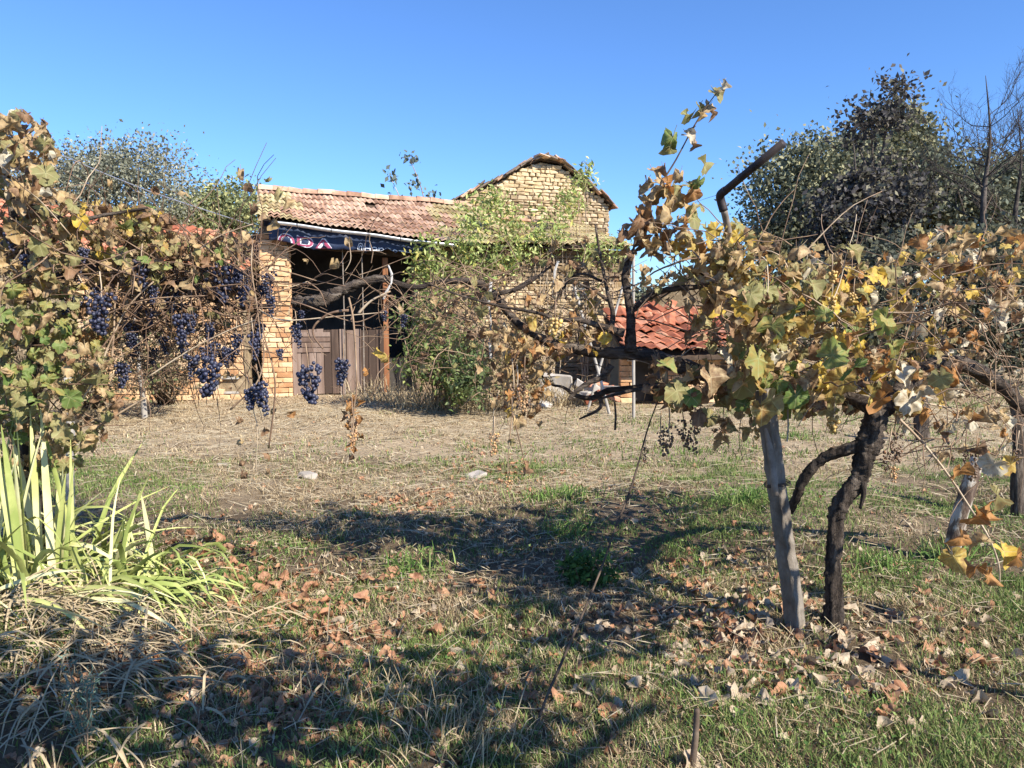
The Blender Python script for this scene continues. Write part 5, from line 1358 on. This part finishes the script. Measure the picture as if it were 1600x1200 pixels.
limb(VB, 'cordon', [vbk + Vector((-2.2, .5, 2.6)), vbk + Vector((-1, .4, 2.55)), vbk + Vector((0, 0, 2.3)), vbk + Vector((1.0, .5, 2.5))], [.02, .03, .035, .02], 'bark_h', 9, .15, 5)

vr2 = Vector((2.6, 2.6, gzf(2.6, 2.6)))  # unseen vine added so that its shade dapples the middle ground
VC = empty('grapevine', tuple(vr2)); tag(VC, 'leafy vine added out of view on the right, dappling the grass with shade', 'grapevine')
limb(VC, 'trunk', [vr2 + Vector((0, 0, -.05)), vr2 + Vector((.04, 0, .6)), vr2 + Vector((-.03, 0, 1.2)), vr2 + Vector((0, 0, 1.6))], [.032, .028, .026, .02], 'bark', 10, .15, 5)
limb(VC, 'cordon', [vr2 + Vector((-.45, -.3, 1.75)), vr2 + Vector((-.2, -.1, 1.7)), vr2 + Vector((0, 0, 1.6)), vr2 + Vector((.3, .1, 1.72))], [.008, .012, .018, .01], 'bark_h', 9, .15, 5)
sp_ = []
clumps = [(random.uniform(1.8, 2.75), random.uniform(2.1, 3.0), random.uniform(1.6, 2.3)) for _ in range(30)]
for _ in range(330):
    c = random.choice(clumps)
    sp_.append((Vector((random.gauss(c[0], .12), random.gauss(c[1], .12), random.gauss(c[2], .10))), .10, random.choice(('tan', 'olive', 'yellow')), None, None))
sp_ = [s_ for s_ in sp_ if s_[0][0] > .70 * s_[0][1] + .12]
vine_leaves(VC, sp_, 60)

# ------------------------------------------------------------------ broad-bladed clump (left) and grass tufts
def blade_geo(P0, d, L, w, bend, kink=None, n=7):
    """folded strap leaf along an arching path"""
    d = Vector(d).normalized(); p = Vector(P0); side = d.cross(Vector((0, 0, 1)))
    if side.length < .1: side = Vector((random.gauss(0, 1), random.gauss(0, 1), 0))
    side.normalize(); side = (Matrix.Rotation(random.uniform(-1.2, 1.2), 3, d) @ side)
    V = []; F = []
    for i in range(n + 1):
        t = i / n; ww = w * (.75 + .5 * t) * (1 - t ** 3) * .5 + .0008
        nrm = side.cross(d).normalized()
        V += [p - side * ww, p - nrm * ww * .35, p + side * ww]
        f = bend * (.3 + t * 1.4)
        if kink and abs(t - kink) < .5 / n: f += random.uniform(.9, 1.6)
        d = (d + Vector((0, 0, -1)) * f / n * 1.6).normalized(); side = (side - d * side.dot(d)).normalized()
        p = p + d * L / n
    for i in range(n):
        a = i * 3; F += [(a, a + 1, a + 4, a + 3), (a + 1, a + 2, a + 5, a + 4)]
    return np.array([tuple(v) for v in V]), F
CL = empty('broad_blade_clump', (-2.6, 4.0, gzf(-2.6, 4.0)))
tag(CL, 'clump of long arching yellow green strap leaves beside the left vine', 'plant')
cl = Vector(CL.location)
extra = MB()
for k in range(430):
    x_ = random.uniform(-3.3, -1.95); y_ = random.uniform(3.7, 4.5)
    b0 = Vector((x_, y_, gzf(x_, y_) - .02))
    lean = random.gauss(.35, .45)
    L = random.uniform(.5, 1.1) * (1 if x_ < -2.4 else .8)
    V, F = blade_geo(b0 - cl, (lean + random.choice((0, .3, .8)), random.gauss(-.3, .4), random.uniform(.4, 1.5)), L, random.uniform(.014, .034), random.choice((.3, .8, 1.3, 2.0)), random.choice((None, .4, .5, .65, .75)))
    if k >= 160: extra.add(V, F); continue
    link('blade', mesh('blade', V, F, M['blade'], True), CL)
for k in range(60):
    x_ = random.uniform(-3.2, -2.2); y_ = random.uniform(3.4, 4.0)
    b0 = Vector((x_, y_, gzf(x_, y_) + .02))
    V, F = blade_geo(b0 - cl, (random.uniform(.4, 1.6), random.gauss(-.3, .25), random.uniform(.15, .6)), random.uniform(.5, .9), random.uniform(.016, .03), random.choice((.3, .6, 1.0)), random.choice((None, .6)))
    link('blade', mesh('blade', V, F, M['blade'], True), CL)
for k in range(70):
    x_ = random.uniform(-3.4, -2.3); y_ = random.uniform(3.6, 4.1)
    b0 = Vector((x_, y_, gzf(x_, y_) - .02))
    V, F = blade_geo(b0 - cl, (random.gauss(.08, .14), random.gauss(-.05, .12), 1.6), random.uniform(.7, 1.2), random.uniform(.022, .042), random.choice((.02, .1, .3)), random.choice((None, None, .6, .75)), 9)
    link('blade', mesh('blade', V, F, M['blade'], True), CL)
mbx = MB()
for k in range(2600):
    x_ = random.gauss(-2.3, .55); y_ = random.gauss(3.35, .45)
    if y_ < 2.3: continue
    b0 = Vector((x_, y_, gzf(x_, y_) + random.uniform(0, .07)))
    V, F = blade_geo(b0 - cl, (random.gauss(.3, 1), random.gauss(-.1, .8), random.uniform(.0, .55)), random.uniform(.10, .38), random.uniform(.003, .0095), random.choice((.4, .9, 1.5)), random.choice((None, .4, .6)), 5)
    V[:, 2] = np.maximum(V[:, 2], gz(V[:, 0] + cl[0], V[:, 1] + cl[1]) - cl[2] + .005)
    mbx.add(V, F)
tag(extra.build('blades', M['blade'], CL, True), kind='stuff')
tag(mbx.build('dead_blades', M['dryblade'], CL, True), kind='stuff')

def tuft(px, py, n, h, pal, label, group, wid=.006, spread=.12, bend=(.2, .6, 1.1)):
    b0 = ground(px, py); o = empty('grass_tuft', tuple(b0)); tag(o, label, 'grass', group)
    VV = []; FF = []; CC = []; k = 0
    for _ in range(n):
        x_ = random.gauss(0, spread); y_ = random.gauss(0, spread * .7)
        V, F = blade_geo((x_, y_, gzf(b0[0] + x_, b0[1] + y_) - b0[2] - .01), (random.gauss(0, .45), random.gauss(0, .45), 1), h * random.uniform(.5, 1.2), wid * random.uniform(.6, 1.2), random.choice(bend), None, 4)
        VV.append(V); FF += [tuple(i + k for i in f) for f in F]; k += len(V)
        CC.append(np.repeat(blend_cols(1, pal), len(V), 0))
    tag(link('blades', mesh('blades', np.concatenate(VV), FF, M['grass'], True, None, None, np.concatenate(CC)), o), kind='stuff')
GT = [(.10, .19, .04), (.16, .26, .06), (.24, .31, .10)]
DT = [(.42, .33, .19), (.54, .45, .28), (.33, .25, .15)]
for px, py, lab in ((1150, 795, 'thick green grass tuft left of the concrete post'), (1185, 790, 'green grass tuft touching the concrete post shadow'), (900, 785, 'green grass tuft beyond the leaning cane'), (860, 790, 'small green tuft by the dry straw patch'), (1480, 870, 'green tuft at the peeling post'), (880, 830, 'green tuft beside the leaning cane'), (640, 890, 'green tuft among the orange leaves'), (1390, 885, 'green tuft right of the twisted vine trunk'), (1240, 690, 'far green tuft behind the concrete post')):
    tuft(px, py, 130, .15, GT, lab, 'green grass tufts', .007)
for px, py, lab in ((700, 1130, 'dense straw-coloured tuft in the foreground left of the leaning cane'), (735, 1160, 'straw-coloured tuft touching the leaning cane foot'), (660, 1095, 'loose dry tuft behind the dense straw-coloured one'), (690, 1185, 'low dry tuft in front of the dense straw-coloured one'), (560, 1120, 'dry grey tuft in the overhead vine shade'), (490, 1080, 'dry tuft beside the mound of dead blades')):
    tuft(px, py, 90, .16, DT, lab, 'dry foreground tufts', .003, .12)
for px, py, lab in ((660, 640, 'tall dry straw tuft at the left edge of the bushy shrub'), (690, 640, 'tall dry straw tuft under the middle of the bushy shrub'), (720, 641, 'tall dry straw tuft between shrub and bright green bush'), (760, 640, 'tall dry straw tuft right of the bright green bush'), (640, 632, 'tall dry straw tuft by the dark box'), (340, 622, 'tall dry straw tuft before the barn brickwork'), (300, 622, 'tall dry straw tuft beside the brown thicket'), (860, 636, 'tall dry straw tuft before the rubble heap'), (900, 634, 'tall dry straw tuft right of the rubble heap'), (580, 628, 'tall dry straw tuft at the plank door')):
    tuft(px, py, 150, .45, DT, lab, 'dry tufts by the buildings', .012, .30, (.1, .3, .6))
# leafy weed in mid ground and feathery weed at lower left
b0 = ground(925, 915)
shrub('leafy_weed', b0, [(925, 890, 45, 22, b0[1], .15)], 700, .045, [(.05, .11, .03), (.09, .17, .045)], None, 'dark green leafy weed patch at the leaning cane', 'weed', 14, 1.2, 'canedark', None, .003, 30, .03)
b0 = Vector((-1.52, 2.62, gzf(-1.52, 2.62)))
o = empty('feathery_weed', tuple(b0)); tag(o, 'blue green feathery weed rising from the dead blades at lower left', 'weed')
mbw = MB(); Pf = []
for k in range(7):
    tip = Vector((random.gauss(.02, .05), random.gauss(0, .05), random.uniform(.25, .42)))
    mbw.tube([Vector((random.gauss(0, .02), random.gauss(0, .02), 0)), tip * .55, tip], [.003, .0025, .001], 4)
    for t in np.linspace(.2, 1, 60): Pf.append(np.array(tip * t) + rng.normal(0, .014, 3))
mbw.build('stem', M['cane'], o); cloud('foliage', Pf, .026, blend_cols(len(Pf), [(.12, .19, .14), (.17, .25, .19)]), 'foliage', o, elong=3.0, up=-.8)

# flat stones in the grass
for px, py, w_, lab in [(742, 742, .19, 'flat pale stone in the dry grass before the shrub'), (480, 748, .17, 'flat whitish stone in the dry grass before the door'), (348, 732, .12, 'small white stone near the trailing grape leaves'), (1045, 1030, .06, 'small pale stone in the green foreground grass')]:
    p = ground(px, py)
    me = bevel_box('flat_stone', (w_, w_ * .8, w_ * .35), w_ * .09, M['rock'], w_ * .08, int(px))
    o = link('flat_stone', me); o.location = p + Vector((0, 0, w_ * .06)); o.rotation_euler = (.08, -.06, random.uniform(0, 3)); tag(o, lab, 'stone')
# rubble against the wall: broken plaster slab and bricks
p = ground(872, 632)
o = empty('rubble_heap', (p[0], 13.2, 0)); tag(o, 'heap of whitish plaster slabs and red bricks below the vine arm', 'rubble')
for i in range(16):
    q = Vector((random.uniform(-.5, .9), random.uniform(-.3, .4), random.uniform(.05, .35)))
    me = bevel_box('piece', (random.uniform(.18, .5), random.uniform(.12, .3), random.uniform(.06, .16)), .02, M['mud'] if i % 3 else M['tile_red'], .015, 300 + i)
    link('piece', me, o, mat4=Matrix.Translation(q) @ Matrix.Rotation(random.uniform(-.6, .6), 4, 'Y') @ Matrix.Rotation(random.uniform(-1, 1), 4, 'Z'))
me = bevel_box('slab', (.55, .12, .5), .05, M['mud'], .03, 77); link('slab', me, o, mat4=Matrix.Translation((-.1, .5, .25)) @ Matrix.Rotation(-.2, 4, 'X'))

# ------------------------------------------------------------------ grass, straw and fallen leaves
def greenness(x_, y_):
    g_ = .52 + .44 * vnoise(x_, y_, 11, 1.1) + .28 * vnoise(x_, y_, 12, .4)
    g_ += np.clip((7.4 - y_) * .12, -.44, .18) + np.clip(x_ * .08, -.22, .26)
    return g_
def grass_field(n, y0, y1, h, wid):
    y_ = np.sqrt(rng.uniform(y0 * y0, y1 * y1, n)); x_ = rng.uniform(-.85, .85, n) * y_ + rng.uniform(-.6, .6, n)
    bare_ = .5 * vnoise(x_, y_, 41, .9) + .6 * vnoise(x_, y_, 42, .28) + rng.normal(0, .22, n)
    kp = bare_ > -.28
    x_, y_ = x_[kp], y_[kp]; n = len(x_)
    g_ = greenness(x_, y_) + rng.normal(0, .22, n)
    isg = g_ > .55
    hh = h * rng.uniform(.3, 1.0, n) ** 1.3 * 1.5 * np.where(isg, 1, .85) * (1 + .35 * vnoise(x_, y_, 14, .5))
    lean = np.where(isg, .8, 1.9) * rng.uniform(.2, 1.4, n)
    a = rng.uniform(0, 6.283, n); z_ = gz(x_, y_)
    dx, dy = np.cos(a) * lean, np.sin(a) * lean
    nrm = np.sqrt(1 + lean ** 2); dx /= nrm; dy /= nrm; dz = 1 / nrm
    wd = wid * rng.uniform(.6, 1.3, n); b_ = a + rng.uniform(.6, 2.4, n); sx_, sy_ = np.cos(b_) * wd / 2, np.sin(b_) * wd / 2
    V = np.zeros((n, 5, 3))
    V[:, 0] = np.stack([x_ - sx_, y_ - sy_, z_ - .004], 1); V[:, 1] = np.stack([x_ + sx_, y_ + sy_, z_ - .004], 1)
    mx_, my_, mz_ = x_ + dx * hh * .55, y_ + dy * hh * .55, z_ + dz * hh * .6
    V[:, 2] = np.stack([mx_ - sx_ * .8, my_ - sy_ * .8, mz_], 1); V[:, 3] = np.stack([mx_ + sx_ * .8, my_ + sy_ * .8, mz_], 1)
    V[:, 4] = np.stack([x_ + dx * hh * 1.2, y_ + dy * hh * 1.2, z_ + np.maximum(dz * hh * .9, .008)], 1)
    base = np.arange(n)[:, None] * 5
    F = np.concatenate([base + np.array([[0, 1, 3]]), base + np.array([[0, 3, 2]]), base + np.array([[2, 3, 4]])])
    G = np.array([(.10, .16, .04), (.16, .22, .06), (.23, .27, .09)])[rng.integers(0, 3, n)]
    D = np.array([(.46, .355, .21), (.58, .47, .30), (.26, .185, .105), (.38, .29, .165)])[rng.integers(0, 4, n)]
    C = np.where(isg[:, None], G, D) * rng.normal(1, .15, (n, 1))
    return V.reshape(-1, 3), F, np.repeat(np.clip(C, .01, .9), 5, 0)
for nm, n_, y0, y1, h_, w_, lab in (('grass', 150000, 2.3, 4.6, .050, .0040, 'short mixed green and straw grass of the foreground'), ('grass', 135000, 4.5, 8.2, .050, .0056, 'mown green and dry grass in the middle of the yard'), ('grass', 95000, 8.0, 14.5, .060, .011, 'dry bleached grass in front of the farmhouse'), ('grass', 30000, 14.3, 24, .09, .02, 'rough dry grass around the buildings')):
    V, F, C = grass_field(n_, y0, y1, h_, w_)
    tag(link(nm, mesh(nm, V, F, M['grass'], False, None, None, C)), lab, 'grass', None, 'stuff')
# clover-like low leaves
n = 26000
y_ = np.sqrt(rng.uniform(2.3 ** 2, 7.5 ** 2, n)); x_ = rng.uniform(-.8, .85, n) * y_
keep = (greenness(x_, y_) + .35 * vnoise(x_, y_, 31, .35)) > .66; x_, y_ = x_[keep], y_[keep]
P = np.stack([x_, y_, gz(x_, y_) + rng.uniform(.008, .035, len(x_))], 1)
o = cloud('clover', P, .020, blend_cols(len(P), [(.09, .17, .04), (.15, .24, .06), (.22, .29, .09)]), 'foliage', None, up=-.2)
tag(o, 'low green clover leaves among the grass', 'clover', None, 'stuff')
# straw stalks lying flat
mbs = MB(); VV = []; FF = []
n = 26000
y_ = np.sqrt(rng.uniform(2.3 ** 2, 13.5 ** 2, n)); x_ = rng.uniform(-.8, .85, n) * y_
keep = greenness(x_, y_) + rng.normal(0, .3, n) < .62; x_, y_ = x_[keep], y_[keep]; n = len(x_)
a = rng.normal(.35, 1.0, n); L = rng.uniform(.05, .20, n) * (.6 + y_ * .07); wd = rng.uniform(.0007, .0017, n) * (1 + y_ * .16)
ex, ey = x_ + np.cos(a) * L, y_ + np.sin(a) * L
zz0 = gz(x_, y_) + rng.uniform(.012, .045, n); zz1 = gz(ex, ey) + rng.uniform(.012, .05, n)
sx_, sy_ = -np.sin(a) * wd, np.cos(a) * wd
V = np.stack([np.stack([x_ - sx_, y_ - sy_, zz0], 1), np.stack([x_ + sx_, y_ + sy_, zz0], 1), np.stack([ex + sx_, ey + sy_, zz1], 1), np.stack([ex - sx_, ey - sy_, zz1], 1), np.stack([(x_ + ex) / 2, (y_ + ey) / 2, (zz0 + zz1) / 2 + wd * 1.5], 1)], 1)
base = np.arange(n)[:, None] * 5
F = np.concatenate([base + np.array([[0, 1, 4]]), base + np.array([[1, 2, 4]]), base + np.array([[2, 3, 4]]), base + np.array([[3, 0, 4]])])
C = np.repeat(blend_cols(n, [(.50, .41, .27), (.42, .33, .20), (.56, .48, .33)]), 5, 0)
o = link('straw', mesh('straw', V.reshape(-1, 3), F, M['grass'], False, None, None, C)); tag(o, 'loose straw stalks strewn over the yard', 'straw', None, 'stuff')

# fallen leaves: the largest singly, the rest as litter
FL = [leaf_shape(50 + i, 18, curl=random.choice((1.2, 2.2, -1.6, 3.0)), droop=random.choice((.6, 1.2, -1.0)), wave=.16, fold=random.choice((0, .3)), petiole=.35) for i in range(6)]
_fc = {}
def fl_me(k, mat):
    if (k, mat) not in _fc:
        P, F_, uv = FL[k]; _fc[(k, mat)] = mesh('fallen_leaf', P, F_, M[mat], True, uv, np.zeros(len(P)))
    return _fc[(k, mat)]
fall = []
def scatter(px, py, rx, ry, n, pale=.1, size=.085):
    for _ in range(n):
        p = ground(px + random.gauss(0, rx * .6), min(1215, max(640, py + random.gauss(0, ry * .6))))
        fall.append((p, size * random.uniform(.55, 1.2), 'fallen_pale' if random.random() < pale else 'fallen'))
scatter(420, 930, 130, 70, 130, .06); scatter(330, 880, 90, 50, 50, .06); scatter(640, 790, 60, 22, 70, .05, .07); scatter(780, 740, 90, 25, 90, .08, .06); scatter(620, 930, 130, 60, 32, .1); scatter(440, 1060, 170, 80, 60, .08)
scatter(1150, 975, 90, 40, 90, .7); scatter(1230, 1060, 120, 60, 60, .75); scatter(1350, 1060, 150, 80, 55, .6); scatter(800, 1050, 160, 90, 30, .4); scatter(1020, 900, 90, 40, 30, .3); scatter(1000, 760, 300, 60, 70, .4, .06); scatter(600, 700, 300, 50, 60, .3, .06); scatter(1480, 1000, 110, 110, 50, .5); scatter(900, 1110, 300, 60, 26, .5); scatter(80, 1100, 120, 80, 24, .3); scatter(1180, 880, 120, 40, 40, .5)
scatter(700, 980, 620, 160, 900, .4, .04); scatter(400, 1080, 380, 110, 500, .25, .045); scatter(1250, 960, 330, 150, 420, .55, .045); scatter(420, 1000, 260, 130, 460, .12, .05); scatter(800, 760, 500, 70, 420, .3, .04); scatter(1150, 960, 130, 60, 160, .5, .06)
fall.sort(key=lambda f_: -f_[1] / f_[0][1])
rest = {}
for i, (p, s_, m_) in enumerate(fall):
    k = random.randrange(6)
    Mx = Matrix.Translation(p + Vector((0, 0, .010 + s_ * .12 * random.uniform(0, 1.1)))) @ Matrix.Rotation(random.uniform(0, 6.28), 4, 'Z') @ Matrix.Rotation(random.gauss(0, .45) + (math.pi if random.random() < .4 else 0), 4, 'X') @ Matrix.Rotation(random.gauss(0, .4), 4, 'Y') @ Matrix.Scale(s_, 4)
    if i < 290:
        o = link('fallen_leaf', fl_me(k, m_), None, mat4=Mx)
        X_, Y_ = p[0], p[1]
        where = ('around the foot of the concrete post' if math.hypot(X_ - 1.3, Y_ - 3.8) < .75 else 'on the mound beside the broad-bladed clump' if X_ < -1.35 and Y_ < 4.6 else 'near the short broken stick' if math.hypot(X_ - .6, Y_ - 2.7) < .7 else
                 'beside the leaning cane' if abs(X_ - .25) < .35 and Y_ < 4.6 else 'under the shade of the vine arm' if 4.9 < Y_ < 6.6 else 'in the dry open yard' if Y_ >= 6.6 else 'right of the twisted vine trunk' if X_ > 1.6 else
                 'between the broad-bladed clump and the leaning cane')
        tag(o, ('large ' if s_ > .075 else 'small ') + ('curled orange brown' if m_ == 'fallen' else 'curled pale greyish') + ' fallen leaf ' + where, 'leaf', 'orange fallen leaves' if m_ == 'fallen' else 'pale fallen leaves')
    else: rest.setdefault(m_, []).append((k, Mx))
for m_, L in rest.items():
    VV = []; FF = []; UV = []; RN = []; n = 0
    for k, Mx in L:
        P, F_, uv = FL[k]; A = np.array(Mx)
        VV.append(P @ A[:3, :3].T + A[:3, 3]); FF.append(F_ + n); UV.append(uv); RN.append(np.full(len(P), random.random())); n += len(P)
    o = link('leaf_litter', mesh('leaf_litter', np.concatenate(VV), np.concatenate(FF), M[m_], True, np.concatenate(UV), np.concatenate(RN)))
    tag(o, 'scattered small ' + ('orange' if m_ == 'fallen' else 'pale') + ' leaf litter over the grass', 'leaf litter', None, 'stuff')
